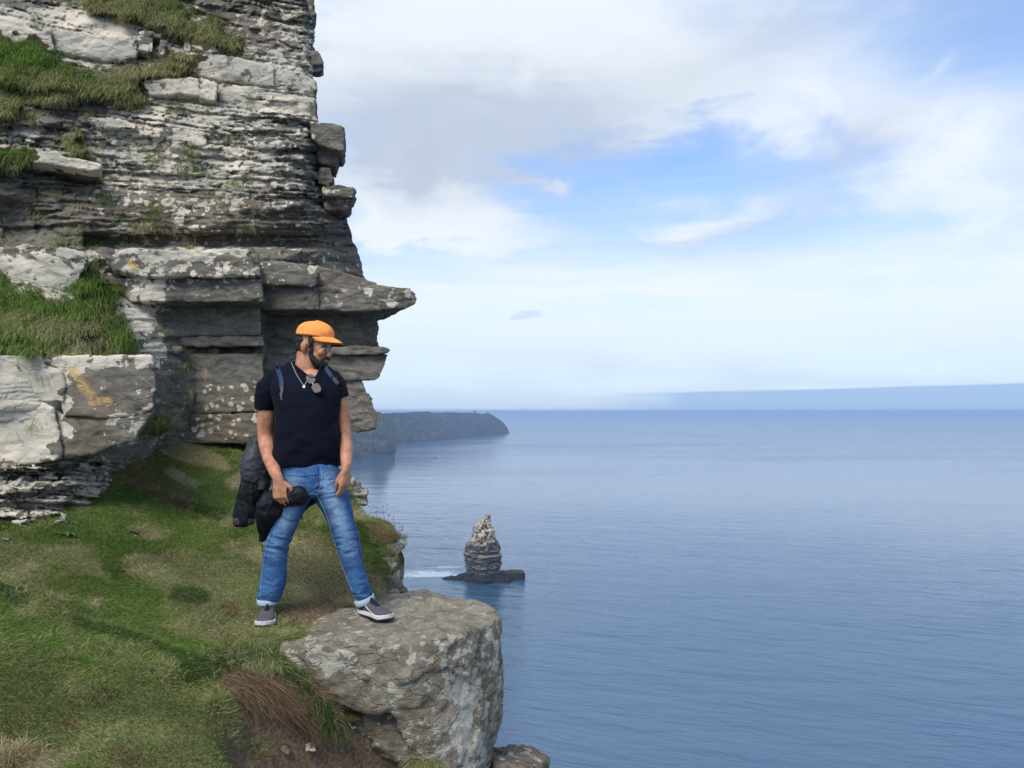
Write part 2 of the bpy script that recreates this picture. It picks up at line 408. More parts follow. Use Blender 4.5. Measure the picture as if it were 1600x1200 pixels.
tag(headland('headland', us, yt, yw, lambda u: 260 * np.clip((797 - u) / 60, .02, 1), 11, lambda u, v: .15 + .45 * sstep(v, .75, 1.0) + .35 * sstep(u, 745, 775) * sstep(v, .35, .8) , 1.0), kind='structure')
us = np.arange(470, 618.5, 1.0)
yt = np.interp(us, [470, 560, 575, 583, 588, 592, 596, 600, 604, 608, 612, 616, 617.4, 618.5], [668, 664, 662, 654, 646, 643.5, 645, 652, 660, 669, 676, 683, 692, 711])
yt += fbm(np.stack([us / 4, us * 0 + 9, us * 0], -1), 4, 5, .7) * 2.0
yw = np.interp(us, [470, 550, 618.5], [728, 719.5, 710.0])
tag(headland('headland_spur', us, yt, yw, lambda u: 260 * np.clip((619 - u) / 25, .02, 1), 23, lambda u, v: .0 + .62 * sstep(v, .5, .66) , 1.1), kind='structure')
# tower and small building on the headland
tm, t, b = material('tower_stone', (.10, .10, .09), .9)
D = 5300.0; tw = thing('lookout_tower', tuple(P(741.3, 645.8, D)), 'small round stone lookout tower on top of the far headland', 'tower')
h0 = 5.2 / F * D; r0 = 1.15 / F * D; c0 = np.array(P(741.3, 646.2, D))
mesh_obj('shaft', *tube([c0, c0 + [0, 0, h0 * .8]], [r0, r0 * .95], 14, dense=3), tm, tw)
mesh_obj('parapet', *tube([c0 + [0, 0, h0 * .8], c0 + [0, 0, h0]], [r0 * 1.18, r0 * 1.18], 14, dense=3), tm, tw)
c1 = c0 + [r0 * 1.3, 0, h0 * .45]; mesh_obj('turret', *tube([c1 - [0, 0, h0 * .4], c1 + [0, 0, h0 * .2]], r0 * .5, 10, dense=3), tm, tw)
D = 5500.0; c0 = np.array(P(761.5, 646.8, D)); hs = thing('stone_hut', tuple(c0), 'tiny dark stone hut at the seaward end of the far headland', 'hut')
mesh_obj('wall', *prism([c0 + [-10, 0, 0], c0 + [10, 0, 0], c0 + [10, 0, 11], c0 + [-10, 0, 11]], [c0 + [-10, 14, 0], c0 + [10, 14, 0], c0 + [10, 14, 11], c0 + [-10, 14, 11]]), tm, hs, smooth=False)
mesh_obj('roof', *prism([c0 + [-11, -1, 11.1], c0 + [11, -1, 11.1], c0 + [4, -1, 17]], [c0 + [-11, 15, 11.1], c0 + [11, 15, 11.1], c0 + [4, 15, 17]]), tm, hs, smooth=False)

# ------------------------------------------------------------------ rock material driven by attributes
def rock_material(name, sc=1.0,  dark=(.100, .099, .086), dark2=(.245, .228, .188), pale=(.64, .575, .465), pale2=(.42, .405, .34), strat=2.6, bumpd=.012):
    m, t, b = material(name, dark, .92, .15)
    p = t.pos(); pz = t.vscale(p, (1, 1, strat * .45)); ps = t.vscale(p, (1, 1, strat))
    A = {k: t.attr(k) for k in ('pale', 'spots', 'brown', 'yellow', 'moss', 'smoothrock')}
    nb = t.noise(t.vscale(p, (1, 1, 1.25)), 8.5 * sc, 8, .60, .35); nf = t.noise(ps, 42 * sc, 5, .65); ng = t.noise(p, 130 * sc, 3, .6); nl = t.noise(p, 2.3 * sc, 4, .5); nst = t.noise(ps, 6 * sc, 8, .72, .6)
    dk = t.mix(nst.ss(.36, .66), tuple(dark), tuple(dark2)); dk = t.mix(nf.ss(.3, .7) * .35, dk, tuple(x * .35 for x in dark))
    dk = t.mix(A['brown'] * nl.ss(.3, .6) * .75, dk, (.15, .118, .082)); dk = t.mix(nf.ss(.62, .75) * .35, dk, (.20, .20, .18))
    v = nb * .66 + nst * (.14 + .14 * (1.0 - A['smoothrock'])) + nf * .10 + .045 * A['smoothrock']
    thr = .522 + (.5 - A['pale']) * .36
    m1 = v.ss(thr - .008, thr + .010)
    cw = t.n.new('ShaderNodeVectorMath'); cw.operation = 'MULTIPLY_ADD'; t.l.new(t.noise(p, 6 * sc, 3, .6, col=True), cw.inputs[0]); cw.inputs[1].default_value = (.10 / sc,) * 3; t.l.new(t.vscale(p, (1, 1, 2.6)), cw.inputs[2])
    vc = t.voro(cw.outputs[0], 3.4 * sc, 'DISTANCE_TO_EDGE'); vd = t.voro(cw.outputs[0], 9.5 * sc, 'DISTANCE_TO_EDGE')
    crk = (1.0 - E(t.nt, vc.outputs['Distance']).ss(.0, .035)) * nl.ss(.40, .52) ; crk2 = (1.0 - E(t.nt, vd.outputs['Distance']).ss(.0, .05)) * nl.ss(.58, .50)
    crk = crk * .6
    # round lichen discs
    wv = t.n.new('ShaderNodeVectorMath'); wv.operation = 'MULTIPLY_ADD'; t.l.new(t.noise(p, 30 * sc, 3, .6, col=True), wv.inputs[0]); wv.inputs[1].default_value = (.035 / sc,) * 3; t.l.new(p, wv.inputs[2])
    sp = None
    for vs, rr in ((8 * sc, .62), (17 * sc, .60)):
        vo = t.voro(wv.outputs[0], vs); dd = E(t.nt, vo.outputs['Distance']); cr, cg, cb = t.sep(vo.outputs['Color'])
        r_ = cr * rr * A['spots'] * cg.ss(.25, .45)
        k = (r_ - dd).ss(.0, .035) * (1.0 - (r_ * .45 - dd).ss(0, .06) * cb.ss(.4, .6) * .75)
        sp = k if sp is None else sp.max(k)
    speck = nf.ss(.64, .70) * .6
    pm = m1.max(sp * A['spots'].ss(.05, .3)).max(speck * A['spots'])
    pc = t.mix(nl.ss(.38, .62), tuple(pale), tuple(pale2)); pc = t.mix(ng.ss(.45, .75) * .4, pc, tuple(x * .6 for x in pale)); pc = t.mix(t.noise(p, 15 * sc, 6, .7).ss(.56, .63) * .45, pc, (.30, .285, .24)); pc = t.mix(nst.ss(.58, .66) * .5, pc, (.22, .21, .18)); pc = t.mix(nf.ss(.62, .68) * .6, pc, (.15, .15, .13))
    c = t.mix(pm * (ng * .3 + .78), dk, pc)
    c = t.mix((A['yellow'] * 1.1 + (nb - .5) * 1.5 + (nf - .5) * 1.2).ss(.45, .95) * A['yellow'].ss(.02, .4) * nb.ss(.36, .54) * .8, c, t.mix(nf.ss(.3, .7), (.38, .23, .055), (.50, .38, .19)))
    c = t.mix((A['moss'] * 1.5 + (nb - .5) * 1.4).ss(.35, .7) * A['moss'].ss(.01, .15), c, t.mix(nf, (.035, .042, .014), (.075, .06, .03)))
    t.l.new(c, b.inputs['Base Color'])
    c = t.mix(crk * .45, c, tuple(x * .35 for x in dark))
    t.l.new(c, b.inputs['Base Color'])
    h = nst * 1.6 + nf * .6 + ng * .2 + pm * .14 - crk * .9
    bn = t.n.new('ShaderNodeBump'); bn.inputs['Distance'].default_value = bumpd
    t.l.new(h.s, bn.inputs['Height']); t.l.new((1.0 - A['smoothrock'] * .65).s, bn.inputs['Strength']); t.l.new(bn.outputs[0], b.inputs['Normal'])
    return m
rockm = rock_material('cliff_rock')

# where the pale lichen, the round discs, the brown, the moss and the yellow grow on the cliff
PALE = [(-300, 15, 215, 98, .84), (220, 78, 492, 190, .70), (130, 175, 350, 232, .66), (340, 180, 490, 300, .50), (150, 230, 450, 300, .62), (0, 265, 150, 390, .14), (45, 236, 162, 268, 1.0),
        (380, 20, 490, 80, .48), (-300, 388, 132, 466, .74), (168, 386, 405, 408, .86), (168, 408, 405, 436, .52), (186, 432, 260, 474, .66), (260, 432, 412, 474, .36), (178, 470, 232, 530, .72), (230, 520, 266, 562, .9),
        (-300, 552, 66, 740, .97), (66, 552, 100, 600, .8), (60, 625, 98, 725, .95), (98, 555, 240, 578, .70), (100, 598, 240, 650, .38), (98, 650, 152, 712, .16), (152, 646, 240, 706, .5),
        (-300, 715, 160, 860, .58), (560, 448, 652, 483, .50), (490, 448, 560, 465, .45), (380, 590, 420, 680, .34), (490, 190, 600, 445, .20), (492, 290, 555, 325, .3), (0, 190, 60, 240, .6), (270, 478, 420, 600, .10), (412, 486, 600, 600, .12), (404, 408, 500, 446, .16), (404, 446, 488, 482, .10), (300, 600, 420, 690, .22), (420, 598, 600, 675, .16)]
SPOTS = [(150, 300, 470, 385, 1.0), (250, 600, 420, 685, 1.0), (170, 405, 412, 474, .5), (440, 0, 490, 80, .7), (330, 330, 600, 445, .6), (520, 600, 600, 672, .35), (560, 450, 650, 482, .6), (240, 560, 300, 690, .35), (0, 380, 130, 460, .5), (480, 100, 600, 400, .4)]
BROWN = [(150, 290, 480, 380, 1.0), (270, 640, 420, 690, .9), (380, 0, 480, 60, .9), (90, 590, 180, 720, .9), (430, 280, 600, 440, .5), (230, 0, 400, 60, .5)]
YEL = [(112, 578, 150, 618, .85), (128, 610, 175, 632, .85), (118, 600, 140, 625, .8), (313, 573, 326, 590, .8), (190, 395, 225, 420, .25)]
SMOOTH = [(-300, 552, 240, 720, .95), (170, 386, 600, 690, .75), (0, 388, 130, 460, .6), (-300, 20, 215, 95, .3), (280, 80, 495, 190, .35)]
def fld(px, py, L, base=0.0, soft=14):
    r = np.full(px.shape, base, float)
    for x0, y0, x1, y1, v in L:
        m = boxmask(px, py, x0, y0, x1, y1, soft); r = r * (1 - m) + v * m if v is not None else r
    return r
GSEG = [(-300, 60, -40, 75, 50), (-40, 75, 60, 95, 38), (-300, 120, -40, 120, 55), (-40, 120, 200, 145, 36), (200, 122, 300, 97, 22), (150, 3, 260, 18, 20), (250, 25, 372, 72, 24), (-300, 252, 40, 254, 17), (112, 205, 118, 232, 14), (-300, 185, 20, 180, 26),
        (-300, 470, -20, 480, 70), (-30, 485, 30, 500, 58), (30, 505, 180, 525, 36), (142, 442, 175, 462, 25), (60, 480, 160, 480, 24), (150, 508, 205, 545, 24), (205, 656, 255, 664, 16), (-300, 555, 215, 553, 9)]
def gmask(px, py):
    sh = np.shape(px); a, b_ = np.ravel(px).astype(float), np.ravel(py).astype(float); w1 = fbm(np.stack([a / 28, b_ / 16, a * 0], -1), 4, 631); w2_ = fbm(np.stack([a / 28, b_ / 16, a * 0 + 50], -1), 4, 632)
    g = segmask(a + w1 * 34, b_ + w2_ * 26, GSEG); return np.clip(g + .16 * w1 * (g > 0), 0, 1).reshape(sh)
def rock_attrs(V, seed=0):
    px, py = proj(V); wv = fbm(np.stack([px / 40, py / 25, px * 0 + 3], -1), 4, 91); wx = px + wv * 40; wy = py + fbm(np.stack([px / 40, py / 25, px * 0 + 30], -1), 4, 92) * 20
    g = gmask(px, py)
    return {'pale': fld(wx, wy, PALE, .30), 'spots': fld(wx, wy, SPOTS, .12), 'brown': fld(wx, wy, BROWN, .25), 'yellow': np.clip(2.2 * segmask(px + wv * 12, py + wv * 8, [(116, 584, 128, 600, 17), (128, 600, 142, 622, 15), (142, 622, 166, 627, 13), (319, 577, 321, 584, 8), (196, 402, 216, 420, 9)]), 0, 1) * .75, 'moss': np.clip(g * 1.6, 0, 1) * (1 - boxmask(px, py, -300, 552, 240, 740, 2)), 'smoothrock': fld(px, py, SMOOTH, 0)}

# ------------------------------------------------------------------ the cliff beside the ledge
CD = [(-260, -400, 8.7), (-260, 0, 7.7), (0, 0, 8.0), (250, 0, 8.0), (480, 0, 7.9), (480, -400, 8.6), (100, -400, 8.8), (-260, 120, 7.1), (0, 100, 7.3), (150, 130, 7.4), (300, 140, 7.5), (480, 140, 7.5),
      (-260, 250, 6.6), (0, 200, 6.95), (200, 240, 7.2), (480, 250, 7.3), (0, 300, 6.8), (200, 320, 6.95), (450, 330, 7.05), (0, 376, 6.9), (200, 380, 7.1), (450, 385, 7.15),
      (-260, 440, 6.2), (0, 425, 6.35), (180, 450, 6.6), (0, 470, 6.1), (400, 460, 6.95), (450, 500, 7.15), (0, 530, 5.5), (150, 535, 5.85), (0, 562, 5.25), (100, 575, 5.35), (0, 700, 5.25), (100, 690, 5.4), (235, 590, 6.2), (240, 690, 6.4),
      (300, 550, 6.9), (400, 600, 7.05), (480, 620, 7.1), (300, 680, 6.95), (540, 655, 7.3), (0, 800, 5.0), (0, 860, 4.75), (-260, 560, 4.9), (-260, 700, 4.7), (-260, 850, 4.3), (150, 730, 5.7), (100, 790, 5.2), (300, 760, 6.9), (540, 760, 7.3), (150, 860, 5.3), (400, 860, 6.5)]
cdf = tps_fit([(a / 100, b_ / 100) for a, b_, _ in CD], [c_ for *_, c_ in CD], .05)
EDGE = [(-400, 440), (-200, 470), (0, 488), (20, 490), (60, 490), (90, 491), (112, 490), (185, 493), (194, 500), (198, 516), (232, 522), (240, 520), (262, 521), (276, 516), (288, 520), (300, 543), (330, 546), (345, 544), (370, 551), (392, 557), (412, 564), (430, 569), (446, 580),
        (484, 582), (506, 585), (530, 588), (545, 592), (556, 588), (590, 580), (594, 566), (606, 569), (630, 580), (650, 587), (662, 583), (671, 579), (674, 530), (700, 528), (760, 520), (870, 500)]
ex_, ey_ = np.array([e[1] for e in EDGE], float), np.array([e[0] for e in EDGE], float)
def edge(py): return np.interp(py, ey_, ex_)
crng = np.random.default_rng(5)
lay_t = np.r_[0, np.cumsum(crng.choice([4, 5, 7, 9, 13, 18, 24], 160, p=[.16, .2, .2, .16, .12, .1, .06]))] - 520.0
lay_o = crng.normal(0, 1, 400); lay_w = crng.uniform(30, 150, 400); lay_p = crng.uniform(0, 50, 400)
def cliff_depth(px, py, detail=True):
    D = cdf(px / 100, py / 100)
    corner = np.interp(py, [-400, 180, 300, 400, 500, 590, 680], [450, 482, 470, 495, 520, 535, 545])
    D = D + np.clip(px - corner, 0, None) * .010
    g = gmask(px, py); D = D - .16 * sstep(g, 0, .9) * (1 + .8 * np.sin(px / 17 + py / 9) * .3)
    if not detail: return D
    sh = px.shape; x, y, z = px.ravel(), py.ravel(), D.ravel()
    tilt = .24 * np.clip((390 - y) / 400, 0, 1.1) + .05 * (y > 700)
    wv = fbm(np.stack([x / 90, y / 60, x * 0], -1), 4, 61); w2_ = fbm(np.stack([x / 26, y / 14, x * 0], -1), 3, 62)
    s = y - tilt * x + wv * 9 + w2_ * 2.5
    li = np.clip(np.searchsorted(lay_t, s) - 1, 0, len(lay_t) - 2); frac = (s - lay_t[li]) / (lay_t[li + 1] - lay_t[li])
    cell = np.floor((x + wv * 14) / lay_w[li] + lay_p[li]); jit = _hash(cell, li, li * 0, 5) - .5
    cf = (x + wv * 14) / lay_w[li] + lay_p[li] - cell; joint = np.minimum(cf, 1 - cf) * lay_w[li]
    R = .027 + .018 * boxmask(x, y, 0, 190, 500, 300, 30) + .028 * boxmask(x, y, -300, 715, 175, 870, 8) - .022 * fld(x, y, SMOOTH) + .02 * boxmask(x, y, 430, 190, 620, 445, 20)
    R = np.clip(R * (1 - .40 * boxmask(x, y, 170, 195, 480, 380, 25)), .006, .1)
    thk = lay_t[li + 1] - lay_t[li]; bk = sstep(fbm(np.stack([x / 70, y / 30, x * 0 + 8], -1), 3, 63), -.25, .15)
    crack = (np.minimum(frac, 1 - frac) * thk < 1.2) * .8 * bk + (joint + w2_ * 3 < 1.2) * .5 * (thk > 8) * bk - .5 * sstep(frac, .0, .5) * sstep(1 - frac, 0, .25)
    e = R * (.7 * lay_o[li] + 1.1 * jit + crack) + R * .9 * fbm(np.stack([x / 60, y / 16 + x / 90, z], -1), 5, 44) + R * .4 * fbm(np.stack([x / 10, y / 4, z], -1), 3, 45) + R * .95 * facets(np.stack([x / 52 + wv, (y - tilt * x) / 17, x * 0], -1), 11, 1.2, True) + R * .6 * facets(np.stack([x / 19 + y / 60, (y - tilt * x) / 7.5, x * 0], -1), 21, 1.4, True)
    e += .16 * fbm(np.stack([x / 150, y / 70, x * 0 + 5], -1), 3, 47) * (1 - .85 * fld(x, y, SMOOTH))
    e += .22 * boxmask(x, y, 0, 365, 600, 386, 6) * (x > 130) + .16 * boxmask(x, y, 300, 482, 640, 540, 10) * (x > 415)
    e *= 1 - .8 * sstep(g.ravel(), .1, .4)
    return (D.ravel() + e).reshape(sh)
pys = np.r_[np.arange(-400, -40, 6.0), np.arange(-40, 870, 2.0)]; nt_ = 420
tt = np.linspace(0, 1, nt_)
left = -280.0
jag = fbm(np.stack([pys / 7, pys * 0, pys * 0 + 2], -1), 3, 71) * 4.5 * (1 - .6 * ((pys > 450) & (pys < 670)))
en = edge(pys) + jag
PX = left + tt[None] * (en[:, None] - left); PY = np.repeat(pys[:, None], nt_, 1)
DD = cliff_depth(PX, PY)
front = P(PX, PY, DD)
# round the corner and back into the hill, receding behind the visible edge
side = []
for k, (dd, dp) in enumerate(((.10, 1.5), (.3, 6), (.8, 20), (1.8, 50), (3.5, 95), (6, 150))):
    Dn = DD[:, -1] + dd + .1 * fbm(np.stack([pys / 12, pys * 0 + k, pys * 0], -1), 3, 33) * min(1, dd)
    side.append(P(en - dp + fbm(np.stack([pys / 9, pys * 0 + k * 5, pys * 0], -1), 3, 35) * min(6, dp * .3), pys, Dn))
V = np.concatenate([front, np.stack(side, 1)], 1); nc = V.shape[1]
V = V.reshape(-1, 3)
# a cap over the top going back
topr = V[:nc].copy(); topr2 = topr.copy(); topr2[:, 1] += 4; topr2[:, 2] += 1.2; 
V = np.vstack([topr2, V])
at = rock_attrs(V)
cliff = tag(mesh_obj('cliff', V, gridfaces(len(pys) + 1, nc)[:, ::-1].copy(), rockm, attrs=at, smooth=True), kind='structure')

def slab(poly, prot=None, D=None, thick=.5, back=None, D2=None, vox=.016, amp=.010, name='rock_slab', parent=None, mat=None, label=None, sm=1, seed=[0]):
    seed[0] += 1; poly = np.array(poly, float)
    if D is None: D = float(np.median(cliff_depth(poly[:, 0], poly[:, 1], False))) - prot
    cen_ = poly.mean(0); dv = poly - cen_; poly = cen_ + dv * (1 + 2.6 / (np.linalg.norm(dv, axis=1)[:, None] * [1, .5] + 6))
    fr = []; bk = []
    bp = np.array(back, float) if back is not None else None
    for i in range(len(poly)):
        a, b_ = poly[i], poly[(i + 1) % len(poly)]; k = max(1, int(np.hypot(*(b_ - a)) / 22))
        for j in range(k):
            f_ = j / k; q = a + (b_ - a) * f_; q = q + (crng.normal(0, .8, 2) if j else 0)
            fr.append(P(q[0], q[1], D))
            if bp is not None: qb = bp[i] + (bp[(i + 1) % len(poly)] - bp[i]) * f_; bk.append(P(qb[0], qb[1], D2))
    fr = np.array(fr); fr[:, 1] += crng.normal(0, .008, len(fr))
    if bp is None: bk = fr + [0, thick, 0]; bk[:, 0] *= (D + thick) / D
    V, Fq, N = remesh([prism(fr, np.array(bk))], vox, sm)
    q = V * 1.0
    d = amp * .9 * facets(q * [4.5, 4.5, 9] + fbm(q * 6, 2, 5)[:, None] * .3, 400 + seed[0], 1.0) + amp * .9 * fbm(q * [5, 5, 11], 4, 100 + seed[0]) + amp * 1.3 * fbm(q * [12, 12, 60], 3, 200 + seed[0]) - amp * 1.2 * sstep(np.abs(fbm(q * [4, 4, 7] + 9, 3, 300 + seed[0])), .06, .0)
    V = V + N * d[:, None]
    o = mesh_obj(name, V, Fq, mat or rockm, parent if parent is not None else cliff, attrs=rock_attrs(V))
    if label: o['label'] = label
    return o
S = slab
# pale blocks at the lower left
S([(-90, 556), (64, 558), (68, 572), (94, 578), (102, 600), (98, 625), (-90, 626)], D=5.19, amp=.005, label='big pale lichen covered block')
S([(-90, 628), (60, 628), (80, 640), (97, 700), (98, 716), (40, 724), (-90, 742)], D=5.20, amp=.007, label='big pale lichen covered block')
S([(68, 557), (238, 556), (241, 598), (236, 642), (182, 650), (100, 648), (98, 622), (101, 600), (92, 576), (64, 570)], D=5.22, amp=.006, label='block with a yellow lichen patch')
S([(82, 634), (101, 651), (184, 653), (240, 643), (206, 688), (152, 705), (102, 713), (96, 690)], D=5.24, thick=.6, amp=.007, label='plain brown grey block')
# smooth dark faces behind the man
S([(243, 556), (412, 553), (408, 640), (300, 648), (246, 642)], .02, amp=.006)
S([(242, 645), (300, 651), (420, 643), (420, 692), (214, 692)], .02, amp=.010)
S([(264, 541), (282, 541), (282, 553), (264, 553)], .02, thick=.3); S([(284, 541), (341, 541), (342, 552), (284, 553)], .0, thick=.3); S([(344, 542), (359, 542), (359, 552), (344, 552)], -.02, thick=.3); S([(361, 542), (386, 541), (388, 551), (361, 551)], .04, thick=.3)
S([(389, 542), (409, 541), (411, 551), (390, 551)], .01, thick=.3); S([(324, 548), (332, 540), (341, 546), (342, 553), (326, 554)], .12, thick=.2)
S([(236, 526), (409, 525), (411, 540), (262, 541)], .05, amp=.006, thick=.4)
S([(222, 476), (404, 474), (406, 524), (238, 525)], .03, amp=.006)
S([(407, 484), (500, 485), (520, 500), (515, 541), (409, 541)], .0, amp=.009)
S([(410, 545), (520, 545), (520, 600), (500, 660), (418, 668)], .0, amp=.009)
# the stacked ledge blocks
S([(170, 402), (200, 389), (300, 392), (403, 399), (404, 430), (330, 433), (232, 431), (182, 424)], D=6.42, thick=.8, label='pale topped ledge block')
S([(184, 434), (230, 434), (405, 436), (411, 470), (300, 471), (206, 469), (190, 452)], D=6.50, thick=.7)
S([(404, 408), (440, 409), (491, 415), (497, 424), (490, 446), (406, 443)], D=6.80, thick=.6, amp=.006)
S([(404, 446), (489, 448), (496, 456), (498, 483), (398, 482)], D=6.88, thick=.6, amp=.006)
S([(496, 416), (530, 424), (585, 441), (592, 449), (520, 450), (496, 446)], D=7.0, thick=.5, amp=.008)
S([(490, 452), (520, 449), (570, 449), (638, 452), (649, 458), (650, 473), (634, 481), (560, 483), (496, 483)], D=6.9, D2=7.95,
  back=[(470, 466), (510, 466), (560, 468), (590, 472), (598, 478), (600, 488), (596, 497), (578, 507), (480, 507)], label='long flat slab jutting out over the sea', amp=.010)
S([(500, 489), (582, 490), (590, 508), (584, 520), (590, 541), (505, 540)], D=7.25, thick=.4, amp=.012, back=None)
S([(500, 544), (560, 541), (600, 542), (610, 546), (606, 551), (588, 554), (500, 554)], D=7.02, D2=7.5, back=[(490, 546), (540, 546), (570, 547), (580, 549), (578, 552), (572, 555), (490, 555)], thick=.4, amp=.005)
S([(500, 557), (606, 555), (600, 573), (590, 591), (566, 593), (500, 596)], D=7.08, D2=7.7, back=[(490, 557), (570, 557), (566, 570), (560, 580), (550, 584), (490, 585)], amp=.007)
S([(495, 598), (564, 596), (569, 606), (580, 626), (590, 649), (586, 667), (560, 671), (490, 670)], D=7.1, D2=7.8, back=[(480, 600), (540, 600), (545, 606), (552, 622), (560, 640), (558, 652), (540, 656), (480, 656)], amp=.010, label='lowest lobe of the overhang')
S([(486, 192), (520, 194), (537, 198), (538, 216), (535, 234), (512, 227), (488, 217)], D=7.35, thick=.5, amp=.008, label='square block on the cliff edge')
S([(492, 224), (530, 236), (524, 256), (500, 252)], D=7.5, thick=.4, amp=.006)
S([(498, 262), (517, 264), (520, 280), (512, 290), (498, 284)], D=7.5, thick=.4, amp=.012)
S([(505, 292), (530, 290), (547, 290), (554, 295), (551, 306), (508, 306)], D=7.35, thick=.4, amp=.010)
S([(508, 309), (546, 308), (548, 322), (540, 326), (510, 326)], D=7.45, thick=.4, amp=.010)
S([(486, 76), (494, 80), (500, 86), (505, 98), (495, 100), (486, 100)], D=7.7, thick=.3, amp=.006); S([(478, -4), (489, -6), (490, 12), (494, 22), (480, 26)], D=7.9, thick=.3, amp=.006)
# upper pale beds
S([(-90, 22), (15, 24), (55, 50), (50, 62), (-90, 60)], .16); S([(14, 52), (78, 46), (83, 76), (60, 80), (20, 64)], .12); S([(82, 46), (205, 58), (214, 70), (212, 88), (168, 94), (86, 76)], .18)
S([(216, 58), (238, 61), (238, 80), (218, 80)], .2, thick=.3); S([(222, 50), (252, 51), (250, 58), (224, 57)], .22, thick=.3); S([(250, 62), (262, 65), (258, 84), (248, 80)], .22, thick=.3); S([(288, 60), (298, 60), (298, 78), (288, 76)], .2, thick=.3)
S([(300, 63), (322, 68), (345, 80), (328, 83), (302, 72)], .24, thick=.3)
S([(284, 82), (350, 88), (425, 104), (425, 133), (350, 124), (300, 112)], .10); S([(428, 104), (462, 112), (491, 126), (491, 151), (428, 136)], .08)
S([(223, 126), (264, 120), (309, 121), (311, 148), (236, 146)], .12); S([(312, 123), (338, 131), (336, 156), (315, 150)], .18, thick=.3); S([(342, 130), (400, 138), (491, 154), (494, 188), (440, 181), (345, 157)], .08)
S([(262, 204), (290, 202), (320, 208), (322, 226), (300, 228), (262, 216)], .10, thick=.3)
S([(132, 180), (180, 184), (212, 192), (210, 200), (160, 198), (133, 192)], .10, thick=.3)
S([(48, 240), (94, 239), (100, 246), (156, 255), (158, 263), (140, 266), (98, 258), (55, 254)], D=6.75, thick=.45, vox=.012, amp=.006, label='thin pale ledge stone')
S([(-90, 388), (60, 388), (128, 393), (135, 405), (120, 440), (72, 464), (30, 455), (-90, 440)], D=6.28, thick=.6, label='pale block above the grass ledge')
# ------------------------------------------------------------------ sea stack
stm, t, b = material('stack_rock', (.1, .1, .1), .95, .1)
p = t.pos(); X, Y, Z = t.sep(p)
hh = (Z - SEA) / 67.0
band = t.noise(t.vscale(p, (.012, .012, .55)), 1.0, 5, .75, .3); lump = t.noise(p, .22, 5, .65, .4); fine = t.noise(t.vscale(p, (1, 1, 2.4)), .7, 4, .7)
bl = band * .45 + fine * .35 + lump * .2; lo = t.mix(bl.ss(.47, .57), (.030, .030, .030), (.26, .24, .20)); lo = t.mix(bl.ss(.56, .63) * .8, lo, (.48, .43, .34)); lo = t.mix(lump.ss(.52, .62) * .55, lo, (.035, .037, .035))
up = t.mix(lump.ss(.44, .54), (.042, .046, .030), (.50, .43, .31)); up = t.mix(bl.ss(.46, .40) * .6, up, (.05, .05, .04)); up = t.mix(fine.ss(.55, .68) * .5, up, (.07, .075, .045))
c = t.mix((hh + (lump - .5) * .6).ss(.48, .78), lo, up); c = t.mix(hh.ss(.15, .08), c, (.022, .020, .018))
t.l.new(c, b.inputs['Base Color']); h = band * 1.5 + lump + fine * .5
bn = t.n.new('ShaderNodeBump'); bn.inputs['Distance'].default_value = 1.6; bn.inputs['Strength'].default_value = .9; t.l.new(h.s, bn.inputs['Height']); t.l.new(bn.outputs[0], b.inputs['Normal'])
DS = 800.0
L = [(803.5, 760.5), (806, 757), (812, 752), (818, 745), (822, 741), (828, 739.5), (842, 738), (847, 733), (850.5, 728), (857, 728.5), (858, 725), (868, 726), (880, 727), (897, 727), (902, 722), (912, 716)]
Rr = [(803.5, 765.5), (812, 767), (822, 769), (830, 771), (840, 773.5), (846, 780), (856, 782), (862, 780), (865, 783.5), (874, 782), (880, 783), (897, 782), (902, 786), (912, 792)]
yy = np.linspace(803.5, 911, 190); lx = np.interp(yy, *zip(*L)); rx = np.interp(yy, *zip(*Rr))
lx += fbm(np.stack([yy / 4, yy * 0, yy * 0], -1), 4, 3, .7) * 3.0; rx += fbm(np.stack([yy / 4, yy * 0, yy * 0 + 7], -1), 4, 4, .7) * 3.0
na = 120; ph = np.linspace(0, 2 * np.pi, na, endpoint=False)
cs, sn = np.cos(ph), np.sin(ph)
rot_ = math.radians(38)
rad4 = 1 / (np.abs(np.cos(ph - rot_)) ** 3.2 + np.abs(np.sin(ph - rot_)) ** 3.2) ** (1 / 3.2)
ux, uy = rad4 * cs, rad4 * sn; mxx = np.abs(ux).max(); ux /= mxx; uy /= mxx
cxp = (lx + rx) / 2; hw = (rx - lx) / 2
Vx = (cxp[:, None] + hw[:, None] * ux[None] - HX) / F * DS; Vy = DS + (hw[:, None] / F * DS * .95) * uy[None] + 0 * Vx; Vz = (HY - yy)[:, None] / F * DS + 0 * Vx
q = np.stack([Vx, Vy, Vz], -1).reshape(-1, 3); hn_ = np.repeat((yy < 858)[:, None], na, 1).ravel()
li = np.floor(q[:, 2] / 2.3 + 1.5 * np.sin(q[:, 2] / 6.1) + fbm(q / 25, 3, 9) * .6); layo = _hash(li, li * 0, li * 0, 3) - .5; layj = _hash(li, np.floor(np.repeat(np.arange(na)[None], len(yy), 0).ravel() / (5 + 0 * li)), li * 0, 4) - .5
disp = np.where(hn_, 1.0 * fbm(q / 7, 4, 21) * 4.0 + facets(q / 6, 9, 1.3) * 2.6 + layo * .8, layo * 2.2 + layj * 3.0 + fbm(q / 10, 4, 22) * 2.4 + facets(q / [9, 9, 6], 5, 1.2) * 2.2)
nr2 = np.stack([cs, sn], -1)[None].repeat(len(yy), 0).reshape(-1, 2); side_w = 1 - .75 * np.abs(nr2[:, 0]) ** 3
q[:, :2] += nr2 * (disp * side_w)[:, None]
stack = thing('sea_stack', (float(P(755, 905, DS)[0]), DS, SEA), 'tall tapering layered rock stack rising alone out of the sea', 'sea stack')
Fq = [tuple(f[::-1]) for f in gridfaces(len(yy), na, True)] + [tuple(range(na))]
